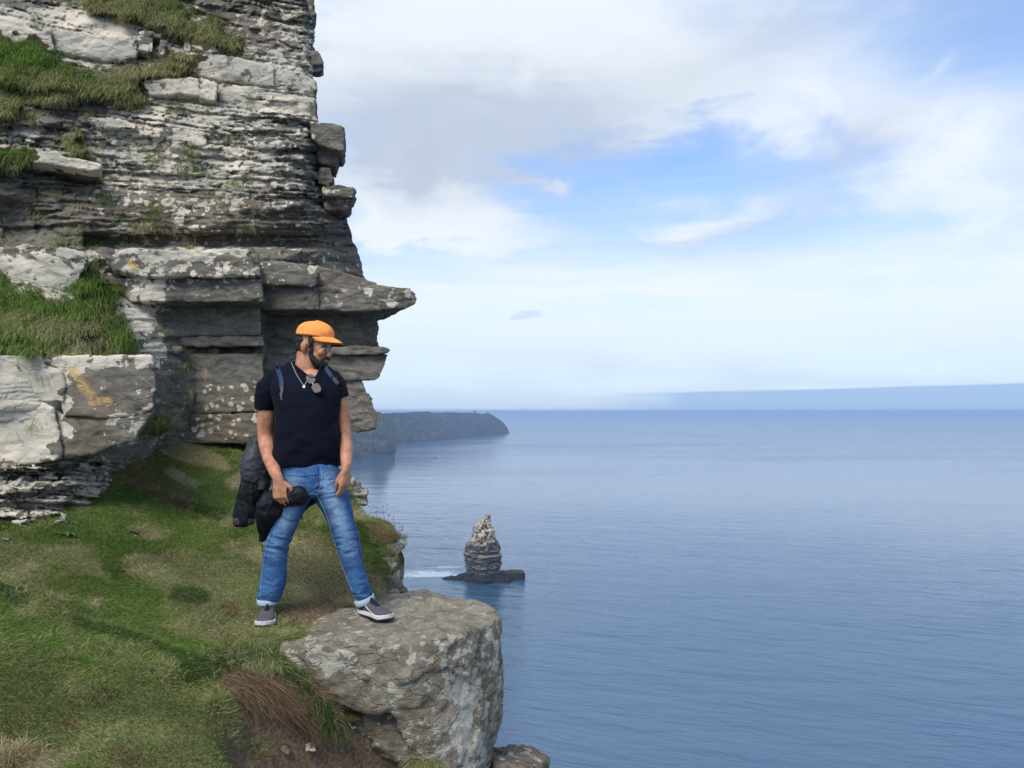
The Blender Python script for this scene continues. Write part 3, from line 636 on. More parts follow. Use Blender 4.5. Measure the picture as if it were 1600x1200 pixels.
mesh_obj('rock_tower', q, Fq, stm, stack)
def platform(ox, y_top, y_bot, D, hd, seed, name):
    n_ = len(ox); k = 40; xs = np.linspace(ox[0], ox[-1], 110); top = np.interp(xs, ox, y_top); rows = []
    for v in np.linspace(0, 1, 26):
        a = math.pi * v; dy = -math.cos(a) * hd; lift = min(1, math.sin(a) * 2.6)
        wd = np.interp(xs, [ox[0], ox[0] + 8, ox[-1] - 5, ox[-1]], [.1, .8, 1, .35])
        X_ = (xs - HX) / F * D; Y_ = D + dy * wd; z0 = SEA - .8; zt = (HY - top) / F * D
        q_ = np.stack([X_, Y_, z0 + (zt - z0) * lift], -1)
        q_[:, 2] += fbm(q_ / 6 + seed, 4, seed) * 1.6 * lift; q_[:, 1] += fbm(q_ / 8 + seed, 3, seed + 2) * 3.0; rows.append(q_)
    return mesh_obj(name, np.vstack(rows), gridfaces(26, len(xs)), stm, stack)
platform([688, 700, 712, 722, 728, 745], [904.5, 902, 901, 897.5, 896, 896], None, 806, 9, 5, 'wave_cut_shelf')
platform([725, 740, 760, 775, 790, 800], [903, 901, 900.5, 901, 901.5, 903], None, 796, 12, 8, 'wave_cut_shelf')
platform([770, 782, 792, 806, 817, 820.5], [893, 891.5, 893, 892.5, 893, 897], None, 806, 9, 11, 'wave_cut_shelf')
# two low rocks awash further out
def awash(px, py, wpx, hpx, label, seed):
    D = -SEA * F / (py - HY); s_ = D / F; c0 = P(px, py, D)
    v, f = ellipsoid((0, 0, 0), (wpx * s_ / 2, wpx * s_ / 2.5, hpx * s_), None, 24, 14); v = v + v * fbm(v / (wpx * s_ * .3) + seed, 4, seed)[:, None] * .35
    o = mesh_obj('low_rock', v + [c0[0], D, SEA - hpx * s_ * .12], f, stm); tag(o, label, 'rock')
awash(680, 716.5, 8, 1.0, 'tiny flat dark rock awash in open water off the headlands', 3)
awash(619, 703.4, 5, 2.0, 'small dark rock at the foot of the nearer headland spur', 8)

# ------------------------------------------------------------------ ground of the ledge
GP = [(300, 682, 7.15), (400, 690, 7.2), (215, 690, 6.55), (160, 722, 6.0), (150, 765, 5.65), (60, 830, 4.85), (0, 852, 4.65), (-260, 900, 4.2), (500, 720, 7.2), (545, 770, 6.65), (560, 805, 6.25), (600, 813, 5.95), (622, 852, 5.5), (610, 915, 5.1), (560, 945, 4.72),
      (300, 760, 6.1), (430, 800, 5.9), (520, 850, 5.35), (250, 850, 5.1), (420, 880, 4.95), (480, 905, 4.85), (413, 988, 4.02), (418, 958, 4.32), (500, 972, 4.3), (440, 1002, 3.95), (300, 960, 4.15), (150, 930, 4.2), (0, 1000, 3.7), (200, 1030, 3.75), (330, 1015, 3.9),
      (0, 1200, 2.85), (200, 1200, 2.9), (300, 1150, 3.12), (390, 1035, 3.84), (430, 1045, 3.82), (330, 1080, 3.55), (0, 1100, 3.2), (-300, 1100, 3.0)]
GW = [tuple(P(a, b_, c_)) for a, b_, c_ in GP]
GW += [(-1.0, -3.0, -1.7), (-4.2, -3.0, -1.5), (-2.5, -1, -1.6), (-1.0, 2.0, -1.55), (-2.5, 1.6, -1.45), (0, 2.0, -1.75), (-4.2, 5, -.55), (-4.2, 3, -1.1), (-4.2, 7.5, .2), (-2.5, 8.6, .1), (-1.5, 8.4, -.35)]
gz = tps_fit([(a, b_) for a, b_, _ in GW], [c_ for *_, c_ in GW], .01)
HOL = [tuple(P(*q)) for q in ((395, 1085, 3.52), (450, 1150, 3.42), (520, 1130, 3.62), (560, 1170, 3.6), (640, 1195, 3.6), (690, 1200, 3.6), (470, 1200, 3.1))]
def xedge(Y): return np.interp(Y, [1.0, 2.5, 3.2, 3.6, 4.0, 4.4, 4.8, 5.1, 5.35, 5.5, 5.75, 5.95, 6.2, 6.6, 7.2, 8.6], [-.1, -.25, -.27, -.27, -.40, -.58, -.80, -.86, -.84, -.83, -.89, -.98, -1.15, -1.38, -1.63, -2.2])
def ground_z(X_, Y_):
    z = gz(X_, Y_)
    # eroded hollow under the front of the outcrop, with a sharp lip on its uphill side
    px = X_ / Y_ * F + HX; 
    hx_ = [-1.45, -1.27, -1.1, -.9, -.6, -.2, .3]; lip_y = np.interp(X_, hx_, [3.2, 3.66, 3.79, 3.93, 4.1, 4.5, 5]); low_y = np.interp(X_, hx_, [3.1, 3.2, 2.98, 2.70, 2.2, 2.0, 2.0])
    inside = sstep(lip_y - Y_, -.03, .14) * sstep(Y_ - low_y, -.05, .32) * sstep(X_, -1.36, -1.18)
    depth = .20 + .50 * sstep(X_, -1.25, -.75)
    z = z - inside * depth
    z = z - .35 * sstep(X_ - xedge(Y_), -.45, .1) * (Y_ < 4.7)
    q = np.stack([np.ravel(X_), np.ravel(Y_), np.ravel(X_) * 0], -1)
    rough = fbm(q * 1.7, 4, 301).reshape(np.shape(X_)) * .045 + fbm(q * 6, 4, 302).reshape(np.shape(X_)) * .022 + np.abs(fbm(q * 25, 3, 303).reshape(np.shape(X_))) * .010 * (1 + 2 * inside)
    return z + rough - .01
def lerp(a, b_, t_): return a + (b_ - a) * np.clip(t_, 0, 1)[:, None]
C_GREEN, C_BRIGHT, C_DARK, C_STRAW, C_RED, C_DIRT = [np.array(c_) for c_ in ((.145, .215, .045), (.125, .255, .038), (.045, .100, .020), (.47, .41, .23), (.25, .14, .085), (.21, .152, .10))]
def gcolor(px, py, q, jit=None):
    """turf colour at pixel-plane places px, py of world points q"""
    n1_ = fbm(np.c_[q[:, 0] * 3.2, q[:, 1] * 3.2, q[:, 2] * 0], 4, 401); n2_ = fbm(np.c_[q[:, 0] * 1.1 + 4, q[:, 1] * 1.6, q[:, 2] * 0], 3, 402); n3_ = fbm(q * 9, 3, 403)
    wx = px + n1_ * 45; wy = py + n2_ * 30
    straw = .30 + .95 * n1_ + .5 * n3_
    def B(segs): return sstep(segmask(wx, wy, segs), .0, .55)
    S_ = lambda m, v: straw * (1 - m) + v * m
    for segs, v in (([(-100, 940, 120, 975, 45), (120, 970, 300, 1045, 42), (300, 1045, 440, 1010, 34)], -.05), ([(180, 700, 380, 720, 40), (260, 780, 400, 760, 40)], .1), ([(0, 870, 60, 950, 40), (30, 860, 180, 900, 20)], .55),
                    ([(450, 870, 560, 930, 60), (480, 860, 520, 900, 50)], .8), ([(540, 820, 600, 860, 40)], .1), ([(200, 1080, 330, 1180, 90), (0, 1050, 150, 1130, 60)], .42), ([(280, 900, 420, 960, 70)], .6), ([(170, 790, 200, 960, 30)], .05),
                    ([(-50, 1160, 70, 1200, 45)], 1.2), ([(280, 710, 340, 730, 16), (250, 735, 290, 760, 14), (360, 760, 400, 740, 14)], .9), ([(120, 1000, 230, 1030, 50)], .35)):
        m = B(segs); straw = S_(m * .85, v)
    c_ = lerp(np.tile(C_GREEN, (len(px), 1)), np.tile(C_STRAW, (len(px), 1)), sstep(straw, .15, 1.05))
    c_ = lerp(c_, np.tile(C_BRIGHT, (len(px), 1)), sstep(-straw + .25, 0, .5) * sstep(n2_, -.4, .5))
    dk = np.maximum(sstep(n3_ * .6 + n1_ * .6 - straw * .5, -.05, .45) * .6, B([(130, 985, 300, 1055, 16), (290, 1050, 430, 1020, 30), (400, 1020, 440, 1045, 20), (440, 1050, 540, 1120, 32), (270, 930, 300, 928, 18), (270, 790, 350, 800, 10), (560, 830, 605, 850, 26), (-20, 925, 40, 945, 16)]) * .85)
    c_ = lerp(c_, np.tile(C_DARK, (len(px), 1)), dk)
    rd = B([(185, 730, 215, 740, 30), (200, 760, 265, 785, 26), (355, 1080, 420, 1200, 26), (480, 965, 540, 945, 24), (110, 1120, 130, 1126, 16), (195, 1180, 230, 1190, 18), (0, 1190, 60, 1180, 22), (345, 945, 360, 960, 12)])
    c_ = lerp(c_, np.tile(C_RED, (len(px), 1)), rd * .5)
    if jit is not None: c_ = c_ * (1 + jit[:, None] * .35)
    return c_
Yr = np.r_[np.arange(-3.0, 1.0, .25), np.arange(1.0, 3.0, .05), np.arange(3.0, 7.4, .017), np.arange(7.4, 8.7, .06)]; ncg = 250
cols_t = np.linspace(0, 1, ncg) ** .8
xe = xedge(Yr) + fbm(np.stack([Yr * 4, Yr * 0, Yr * 0], -1), 4, 77) * .05
GX = -4.2 + cols_t[None] * (xe[:, None] + 4.2); GY = np.repeat(Yr[:, None], ncg, 1); GZ = ground_z(GX, GY)
er = np.exp(-((GX - xe[:, None]) / .07) ** 2); GZ = GZ - er * .05
rowsV = [np.stack([GX, GY, GZ], -1)]
ez = GZ[:, -1]
for dx_, zz in ((.02, -.08), (.03, -.2), (.02, -.4), (.0, -.7), (-.02, -1.2), (-.05, -2.5), (0, -6), (1.0, -20), (8, -60), (30, SEA + 1.5)):
    nn = fbm(np.stack([Yr * 5, Yr * 0 + zz * 5, Yr * 0], -1), 4, 78) * .05 * (1 if zz > -5 else 1 + abs(zz) * .5)
    rowsV.append(np.stack([xe + dx_ + nn, Yr, (ez + zz) if zz > -3 else np.full_like(ez, zz)], -1)[:, None])
GV = np.concatenate(rowsV, 1); ngc = GV.shape[1]; GV = GV.reshape(-1, 3)
gpx, gpy = proj(GV)
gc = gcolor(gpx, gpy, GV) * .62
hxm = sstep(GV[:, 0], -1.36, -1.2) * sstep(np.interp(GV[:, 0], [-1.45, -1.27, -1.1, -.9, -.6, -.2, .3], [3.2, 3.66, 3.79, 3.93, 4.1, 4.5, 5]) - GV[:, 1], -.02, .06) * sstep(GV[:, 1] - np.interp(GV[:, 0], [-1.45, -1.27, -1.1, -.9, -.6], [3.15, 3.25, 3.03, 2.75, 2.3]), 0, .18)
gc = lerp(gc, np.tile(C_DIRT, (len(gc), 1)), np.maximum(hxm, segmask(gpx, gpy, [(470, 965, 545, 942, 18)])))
isside = (np.arange(len(GV)) % ngc) >= ncg + 1
gm, t, b = material('turf_soil', (.05, .06, .02), .95, .05)
p = t.pos(); colr = t.attr('Col', 'Color'); nn = t.noise(p, 60, 5, .7); n2_ = t.noise(p, 9, 4, .6); rk = t.attr('rock')
dirt = t.mix(nn.ss(.35, .65) * .7, colr, (.035, .028, .020)); dirt = t.mix(nn.ss(.66, .72) * .35, dirt, (.2, .18, .14))
rkc = t.mix(t.noise(t.vscale(p, (1, 1, 3)), 9, 7, .7).ss(.40, .55), (.10, .095, .08), (.42, .39, .33))
t.l.new(t.mix(rk, dirt, rkc), b.inputs['Base Color']); t.l.new(t.bump(nn + n2_, .8, .012), b.inputs['Normal'])
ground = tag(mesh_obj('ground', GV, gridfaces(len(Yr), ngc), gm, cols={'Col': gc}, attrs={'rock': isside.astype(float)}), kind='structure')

def ground_at(px, py):
    """world point of the ground seen at a place in the photograph"""
    D = np.linspace(2.6, 7.6, 200); X_ = (np.asarray(px)[:, None] - HX) / F * D; z = ground_z(X_, np.repeat(D[None], len(px), 0)); zr = (HY - np.asarray(py)[:, None]) / F * D
    k = np.argmax(z > zr, axis=1); Dk = D[k]; Xk = (np.asarray(px) - HX) / F * Dk; return np.stack([Xk, Dk, ground_z(Xk, Dk) - .005], -1)
# ------------------------------------------------------------------ free rocks near the edge
outm = rock_material('outcrop_rock', 1.7, (.19, .175, .135), (.36, .33, .255), (.47, .45, .375), (.38, .365, .30), 1.3, .014)
def rock(name, pts, label, cat, vox, amp, attrs, mat=None, seed=1, cuts=(), group=None, sm=3, strat=0.0, fine=.35):
    parts = [hull(pts)] if not isinstance(pts, tuple) else list(pts)   # a tuple holds ready pieces
    V, Fq, N = remesh(parts, vox, sm)
    sz = np.ptp(V, 0).max()
    d = amp * .6 * fbm(V / sz * 5 + seed, 5, seed, .55) + amp * fine * .7 * fbm(V / sz * 22 + seed, 4, seed + 3) + amp * .26 * facets(V / sz * 6 + seed + fbm(V / sz * 8, 2, 6)[:, None] * .25, seed, 1.2) + amp * .11 * facets(V / sz * [19, 19, 30] + seed, seed + 7, 1.3)
    if strat: zz = V[:, 2] + .25 * sz * .1 * fbm(V / sz * 3, 3, seed + 8); d += strat * (_hash(np.floor(zz / (sz * .07)), zz * 0, zz * 0, seed) - .5)
    V = V + N * d[:, None]
    base = V.mean(0); base[2] = V[:, 2].min()
    o = mesh_obj(name, V - base, Fq, mat or outm, None, attrs=attrs(V, N)); o.location = base
    return tag(o, label, cat, group)
ZT = -1.165
topo = [(-1.17, 3.92), (-1.0, 3.84), (-.80, 3.82), (-.55, 3.81), (-.34, 3.90), (-.17, 4.12), (-.065, 4.33), (-.10, 4.5), (-.33, 4.80), (-.58, 5.08), (-.95, 4.95), (-1.2, 4.35)]
zt = [-1.18, -1.17, -1.17, -1.15, -1.145, -1.16, -1.172, -1.17, -1.165, -1.165, -1.2, -1.22]
opts = [(x_, y_, z_) for (x_, y_), z_ in zip(topo, zt)]
opts += [tuple(P(*q)) for q in ((438, 1050, 3.90), (490, 1090, 3.90), (548, 1128, 3.92), (608, 1172, 3.94), (655, 1196, 3.90), (690, 1225, 3.88), (560, 1060, 3.78), (640, 1060, 3.80), (700, 1060, 3.90), (690, 1180, 3.86), (745, 1040, 4.08), (786, 1010, 4.31), (787, 1090, 4.31), (780, 1140, 4.30), (765, 1200, 4.28), (740, 1230, 4.0), (745, 1300, 4.2))] + [(-.35, 5.0, -2.6), (-.9, 4.7, -1.6), (-.5, 4.6, -2.4)]
def out_at(V, N):
    px, py = proj(V); n_ = fbm(V * 3, 3, 9); up_ = sstep(N[:, 2], .3, .8)
    pale = .40 + .20 * n_ + .02 * sstep(px, 640, 760) - .28 * segmask(px, py, [(500, 1060, 560, 1110, 40), (570, 1110, 610, 1170, 34), (560, 1020, 640, 1060, 24), (640, 1100, 700, 1110, 26)]) + .3 * segmask(px, py, [(500, 1030, 555, 1045, 34), (610, 1075, 625, 1075, 26), (720, 1090, 735, 1180, 36), (445, 1020, 460, 1030, 14)])
    pale = pale * (1 - up_) + up_ * (.34 + .20 * n_)
    return {'pale': pale, 'spots': .32 * (1 - up_) + .08, 'brown': np.clip(.55 + n_ - up_ * .35, 0, 1), 'yellow': px * 0, 'moss': .35 * segmask(px, py, [(440, 1040, 560, 1110, 30)]) * (1 - up_), 'smoothrock': px * 0 + .15 + .1 * up_}
V0, F0 = hull(opts)
ztp = opts[:12]; px3 = lambda *a: [tuple(P(*q)) for q in a]
blkA = hull(ztp + px3((438, 1048, 3.90), (500, 1088, 3.87), (560, 1112, 3.86), (600, 1110, 3.84), (640, 1060, 3.80), (700, 1060, 3.90), (745, 1040, 4.08), (786, 1010, 4.31)) + [(-.6, 5.0, -1.5), (-1.0, 4.6, -1.45)])
blkB = hull(px3((588, 1045, 3.85), (640, 1050, 3.80), (700, 1050, 3.90), (745, 1040, 4.08), (786, 1010, 4.31), (787, 1090, 4.31), (780, 1140, 4.30), (765, 1200, 4.28), (740, 1230, 4.0), (745, 1300, 4.2), (690, 1225, 3.88), (655, 1192, 3.88), (622, 1115, 3.84), (592, 1072, 3.83)) + [(-.35, 5.0, -2.6), (-.25, 4.9, -1.3), (-.6, 4.8, -1.4)])
blkC = hull(px3((452, 1044, 3.95), (480, 1086, 3.95), (540, 1130, 3.95), (600, 1172, 3.94), (665, 1205, 3.93), (650, 1050, 3.95), (520, 1060, 3.98)) + [(-.9, 4.7, -1.75), (-.5, 4.6, -2.4), (-.4, 4.9, -1.3), (-1.0, 4.6, -1.3)])
outcrop = rock('rock_outcrop', (blkA, blkB, blkC), 'large pale grey boulder under the man\'s forward foot, jutting out over the sea', 'rock', .012, .040, out_at, seed=14, sm=1, fine=.30)
def simple_at(pale, moss=0, spots=.3, brown=.3):
    return lambda V, N: {'pale': pale + .15 * fbm(V * 6, 3, 4), 'spots': V[:, 0] * 0 + spots, 'brown': V[:, 0] * 0 + brown, 'yellow': V[:, 0] * 0, 'moss': V[:, 0] * 0 + moss, 'smoothrock': V[:, 0] * 0 + .2}
def P3(L_): return [tuple(P(*q)) for q in L_]
rm2 = rock_material('edge_rock', 1.6, (.11, .10, .08), (.22, .20, .16), (.46, .44, .38), (.33, .32, .28), 1.8, .008)
rock('lower_rock', P3([(760, 1172, 4.5), (785, 1163, 4.7), (812, 1161, 4.8), (838, 1167, 4.75), (855, 1182, 4.6), (857, 1240, 4.5), (770, 1195, 4.25), (820, 1200, 4.2), (850, 1200, 4.4), (760, 1300, 4.3), (850, 1300, 4.4), (800, 1290, 5.0)]),
     'smaller rock with rusty brown top below the big boulder, at the bottom edge', 'rock', .012, .035, simple_at(.40, 0, .3, 1.0), rm2, 31)
rock('edge_rock', (hull(P3([(606, 850, 5.45), (622, 848, 5.4), (637, 846, 5.4), (634, 852, 5.38), (624, 866, 5.36), (612, 884, 5.34), (604, 884, 5.36), (604, 866, 5.7), (620, 858, 5.7)])),
                   hull(P3([(598, 870, 5.3), (616, 872, 5.25), (620, 884, 5.25), (626, 890, 5.25), (625, 905, 5.2), (618, 912, 5.2), (596, 905, 5.3), (598, 880, 5.6), (614, 890, 5.6), (600, 915, 5.5)])),
                   hull(P3([(594, 895, 5.2), (612, 898, 5.15), (630, 912, 5.12), (640, 926, 5.1), (600, 930, 5.1), (600, 915, 5.5), (630, 930, 5.4)]))),
     'pale craggy rock with hooked tip at the grass edge just above the big boulder', 'rock', .010, .016, simple_at(.42, 0, .3, .4), rm2, 41)
rp = tuple(hull(P3([(x0, y0, 6.75), (x1, y0 + 1, 6.75), (x1 + 1, y1, 6.72), (x0 - 2, y1, 6.72), (x0, y0, 7.15), (x1 - 3, y0, 7.1), (x1 - 3, y1, 7.1), (x0, y1, 7.15)])) for x0, y0, x1, y1 in
           ((524, 690, 531, 706), (523, 704, 533, 720), (522, 718, 537, 735), (520, 733, 545, 748), (530, 746, 553, 757), (530, 755, 563, 766), (528, 764, 572, 776), (530, 775, 573, 788), (530, 786, 562, 795), (530, 793, 561, 806)))
rock('layered_rock', rp, 'pale crumbling layered rock at the ledge end, seen beside the hanging hand', 'rock', .013, .020, simple_at(.56, 0, .5, .2), rm2, 51, strat=.03, sm=1)
for i, (lst, lab, pl, ms) in enumerate((
    ([(536, 1150, 3.60), (545, 1138, 3.62), (556, 1137, 3.64), (566, 1148, 3.62), (568, 1160, 3.58), (552, 1163, 3.55), (537, 1160, 3.56), (550, 1150, 3.74)], 'greenish rounded stone in the dark hollow under the boulder', .5, .55),
    ([(437, 1172, 3.36), (446, 1165, 3.38), (455, 1176, 3.36), (452, 1184, 3.34), (440, 1178, 3.33), (447, 1172, 3.46)], 'small blue grey stone at the foot of the dry roots', .3, 0),
    ([(476, 1192, 3.33), (486, 1187, 3.36), (497, 1194, 3.34), (494, 1204, 3.28), (477, 1204, 3.28), (486, 1196, 3.44)], 'pale flat stone in the bare soil at the bottom edge', .5, 0),
    ([(487, 1156, 3.46), (500, 1158, 3.48), (503, 1165, 3.45), (490, 1163, 3.43), (495, 1158, 3.56)], 'thin dark stone poking out under the dry roots', .2, 0),
    ([(507, 1170, 3.44), (518, 1174, 3.45), (520, 1181, 3.42), (509, 1178, 3.4), (514, 1172, 3.52)], 'narrow grey stone in the bare soil right of the dry roots', .4, 0),
    ([(547, 1166, 3.5), (556, 1160, 3.52), (562, 1165, 3.5), (558, 1170, 3.48), (548, 1170, 3.47), (555, 1164, 3.58)], 'small pale stone right in front of the greenish stone', .55, 0),
    ([(585, 1176, 3.5), (592, 1170, 3.52), (597, 1178, 3.5), (590, 1182, 3.46), (591, 1174, 3.58)], 'small brownish stone near the base of the boulder', .4, 0))):
    l3 = np.array(lst, float); Dc = ground_at(np.array([l3[:, 0].mean()]), np.array([l3[:, 1].max() - 3]))[0, 1]; l3[:, 2] += Dc - l3[:, 2].mean(); pts_ = np.array(P3(l3)); zc = float(ground_z(np.array([pts_[:, 0].mean()]), np.array([pts_[:, 1].mean()]))[0]); pts_[:, 2] += zc - pts_[:, 2].min() - .012
    rock('stone', [tuple(v) for v in pts_], lab, 'stone', .006, .004, simple_at(pl, ms, .2, .3), rm2, 60 + i)

# ------------------------------------------------------------------ grass
grm = bpy.data.materials.new('grass_blades'); grm.use_nodes = True; t = NT(grm.node_tree); b = t.n['Principled BSDF']
t.l.new(t.attr('Col', 'Color'), b.inputs['Base Color']); b.inputs['Roughness'].default_value = .7; b.inputs['Specular IOR Level'].default_value = .2
tr = t.n.new('ShaderNodeBsdfTranslucent'); t.l.new(t.attr('Col', 'Color'), tr.inputs[0]); ms_ = t.n.new('ShaderNodeMixShader'); ms_.inputs[0].default_value = .3
t.l.new(b.outputs[0], ms_.inputs[1]); t.l.new(tr.outputs[0], ms_.inputs[2]); t.l.new(ms_.outputs[0], t.n['Material Output'].inputs['Surface'])
def blades(name, base, d0, length, width, droop, col, nseg=2, tipc=None, g=(0, 0, -1)):
    """base (n,3), d0 unit start directions, curved towards g by droop"""
    n = len(base); length = np.broadcast_to(length, n); width = np.broadcast_to(width, n)
    view = base / np.linalg.norm(base, axis=1)[:, None]
    sd = np.cross(d0, view + rng.normal(0, .5, (n, 3))); sd /= np.linalg.norm(sd, axis=1)[:, None] + 1e-9
    V = []; p_ = base.copy(); d = d0.copy(); C = []
    tip = col if tipc is None else tipc
    for k in range(nseg + 1):
        f_ = k / nseg; w_ = width * (1 - f_) ** .7 * .5
        if k < nseg: V += [p_ - sd * w_[:, None], p_ + sd * w_[:, None]]
        else: V += [p_]
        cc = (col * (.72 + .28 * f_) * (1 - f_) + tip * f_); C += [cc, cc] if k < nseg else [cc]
        d = d + np.array(g)[None] * (droop / nseg * (1 + f_))[:, None] if np.ndim(droop) else d + np.array(g)[None] * droop / nseg
        d = d / (np.linalg.norm(d, axis=1)[:, None] + 1e-9); p_ = p_ + d * (length / nseg)[:, None]
    m = len(V); V = np.stack(V, 1).reshape(-1, 3); C = np.stack(C, 1).reshape(-1, 3)
    off = (np.arange(n) * m)[:, None]; Fs = []
    tri = []
    for k in range(nseg - 1): a = 2 * k; tri += [(a, a + 1, a + 3), (a, a + 3, a + 2)]
    a = 2 * (nseg - 1); tri += [(a, a + 1, a + 2)]
    Fs = (off[:, :, None] + np.array(tri)[None]).reshape(-1, 3)
    return tag(mesh_obj(name, V, Fs, grm, cols={'Col': C}, smooth=False), kind='stuff')
N_ = 560000
yb = 2.75 + (7.3 - 2.75) * rng.random(N_) ** 1.35; xl = np.maximum((-90 - HX) / F * yb, -4.1); xb = xl + rng.random(N_) * (xedge(yb) + .03 - xl)
inh = (sstep(xb, -1.36, -1.2) * sstep(np.interp(xb, [-1.45, -1.27, -1.1, -.9, -.6, -.2, .3], [3.2, 3.66, 3.79, 3.93, 4.1, 4.5, 5]) - yb, -.02, .05) * sstep(yb - np.interp(xb, [-1.45, -1.27, -1.1, -.9, -.6], [3.15, 3.25, 3.03, 2.75, 2.3]), .02, .12))
from_rock = (xb > -1.12) & (yb > 3.85) & (yb < 4.95) & (xb > np.interp(yb, [3.8, 3.95, 4.2, 4.35, 4.6, 5.0], [-1.2, -1.10, -.93, -.82, -.80, -.78]))
keep = (rng.random(N_) > inh * 1.3) & ~from_rock
keep &= ~((segmask(xb / yb * F + HX, HY - gz(xb, yb) / yb * F, [(480, 968, 545, 942, 16)]) > .1) & (rng.random(N_) < .8))
zb = ground_z(xb, yb); base = np.stack([xb, yb, zb - .004], -1)
# nothing grows inside the cliff
ppx, ppy = proj(base); cd_ = cliff_depth(np.clip(ppx, -279, 585), np.clip(ppy, 400, 868), False); keep &= ~((base[:, 1] > cd_ + .05) & (ppx < 560))
base = base[keep]; ppx, ppy = ppx[keep], ppy[keep]; n = len(base)
ang = fbm(base * [1.3, 1.3, 0] + 7, 3, 501) * 4.0 + 1.2 * fbm(base * [6, 6, 0], 2, 502) - 1.0 + rng.normal(0, .55, n)
tilt_ = np.clip(.95 + .35 * fbm(base * [2.4, 2.4, 0], 3, 503) + rng.normal(0, .28, n), .1, 1.45)
d0 = np.stack([np.cos(ang) * np.sin(tilt_), np.sin(ang) * np.sin(tilt_), np.cos(tilt_)], -1)
cc = gcolor(ppx, ppy, base, rng.normal(0, 1, n))
isst = rng.random(n) < .16; cc[isst] = cc[isst] * .35 + C_STRAW * .65 * (1 + rng.normal(0, .2, isst.sum()))[:, None]; cc = np.clip(cc, .004, .6)
lush = sstep(cc[:, 1] / (cc[:, 0] + 1e-4), 1.3, 2.0)
ln = (.018 + .019 * rng.random(n) + .016 * lush * rng.random(n)) * (1 + .5 * fbm(base * 2.2, 2, 504))
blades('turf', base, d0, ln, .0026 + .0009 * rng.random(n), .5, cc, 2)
# longer tufts scattered and at lips and edges
def tuft_spots():
    L_ = []
    def addp(px0, py0, px1, py1, k, r, D0=None):
        for i in range(k):
            f_ = rng.random(); L_.append((px0 + (px1 - px0) * f_ + rng.normal(0, r), py0 + (py1 - py0) * f_ + rng.normal(0, r * .6)))
    return L_, addp
TL, addp = tuft_spots()
addp(350, 1030, 440, 1036, 60, 7); addp(300, 1040, 380, 1030, 25, 12); addp(230, 655, 430, 690, 26, 6); addp(190, 695, 400, 720, 24, 14); addp(555, 806, 620, 845, 70, 6); addp(590, 830, 612, 900, 40, 6); addp(330, 1070, 350, 1120, 26, 8)
addp(350, 1120, 420, 1190, 20, 8); addp(150, 770, 60, 830, 20, 8); addp(60, 1000, 300, 1060, 40, 22); addp(0, 930, 120, 950, 16, 14); addp(180, 780, 240, 960, 12, 22); addp(-40, 1180, 60, 1190, 24, 14); addp(160, 740, 300, 790, 26, 12); addp(394, 990, 434, 992, 9, 3); addp(432, 975, 436, 985, 4, 3); addp(440, 1000, 560, 958, 26, 4)
tl = np.array(TL); tb = ground_at(tl[:, 0], tl[:, 1]); per = 46
bb = np.repeat(tb, per, 0); ids = np.repeat(np.arange(len(tb)), per); n = len(bb); rr_ = rng.random(n) ** .5 * .035; aa = rng.random(n) * 6.283
bb = bb + np.stack([np.cos(aa) * rr_, np.sin(aa) * rr_, 0 * aa], -1); bb[:, 2] = ground_z(bb[:, 0], bb[:, 1]) - .004
d0 = np.stack([np.cos(aa) * .55 + rng.normal(0, .22, n), np.sin(aa) * .55 - .12 + rng.normal(0, .22, n), .8 + 0 * aa], -1); d0 /= np.linalg.norm(d0, axis=1)[:, None]
px_, py_ = proj(bb); cc = gcolor(px_, py_, bb, rng.normal(0, 1, n)); tint = rng.random(len(tb))[ids]; cc = np.where((tint < .30)[:, None], cc * .4 + C_STRAW * .55, cc * .8 + C_GREEN * .2); cc[rng.random(n) < .12] = C_STRAW
reds = segmask(px_, py_, [(185, 730, 270, 785, 40), (600, 830, 625, 850, 22)]) > .2; cc[reds] = (C_RED * .55 + C_STRAW * .2 + C_GREEN * .2) * (1 + rng.normal(0, .25, reds.sum()))[:, None]
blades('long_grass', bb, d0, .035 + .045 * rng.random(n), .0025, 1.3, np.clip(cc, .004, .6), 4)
# grass growing on the ledges of the cliff
def cliff_grass():
    M = 420000; cx = rng.uniform(-150, 400, M); cy = rng.uniform(-20, 680, M)
    wv = fbm(np.stack([cx / 30, cy / 18, cx * 0], -1), 3, 601); g = gmask(cx, cy); k = (g + wv * .30 > .10) & (rng.random(M) < .25 + g)
    cx, cy = cx[k], cy[k]
    if len(cx) > 62000: s_ = rng.choice(len(cx), 62000, replace=False); cx, cy = cx[s_], cy[s_]
    D = cliff_depth(cx, cy) - .01; return P(cx, cy, D), cx, cy
bb, cx, cy = cliff_grass(); n = len(bb)
cl_ = fbm(np.stack([cx / 12, cy / 9, cx * 0], -1), 3, 611); c2_ = fbm(np.stack([cx / 45, cy / 30, cx * 0], -1), 3, 612)
d0 = np.stack([.45 * cl_ + rng.normal(0, .28, n), -.55 + rng.normal(0, .22, n), .75 + .4 * c2_ + rng.normal(0, .18, n)], -1); d0 /= np.linalg.norm(d0, axis=1)[:, None]
dry = .40 + .8 * c2_ + .4 * cl_
for segs, v in (([(-40, 68, 110, 85, 40)], -.15), ([(-40, 150, 60, 175, 40), (60, 150, 230, 150, 30)], .62), ([(200, 110, 310, 98, 26)], .85), ([(150, 8, 370, 70, 30)], .7), ([(-60, 450, 120, 480, 50), (120, 450, 180, 460, 26)], -.05), ([(20, 505, 160, 520, 24)], .6), ([(170, 520, 205, 540, 18)], .1), ([(-20, 535, 60, 545, 14)], .3), ([(200, 655, 260, 665, 18)], .35)):
    m = sstep(segmask(cx, cy, segs), 0, .5) * .85; dry = dry * (1 - m) + v * m
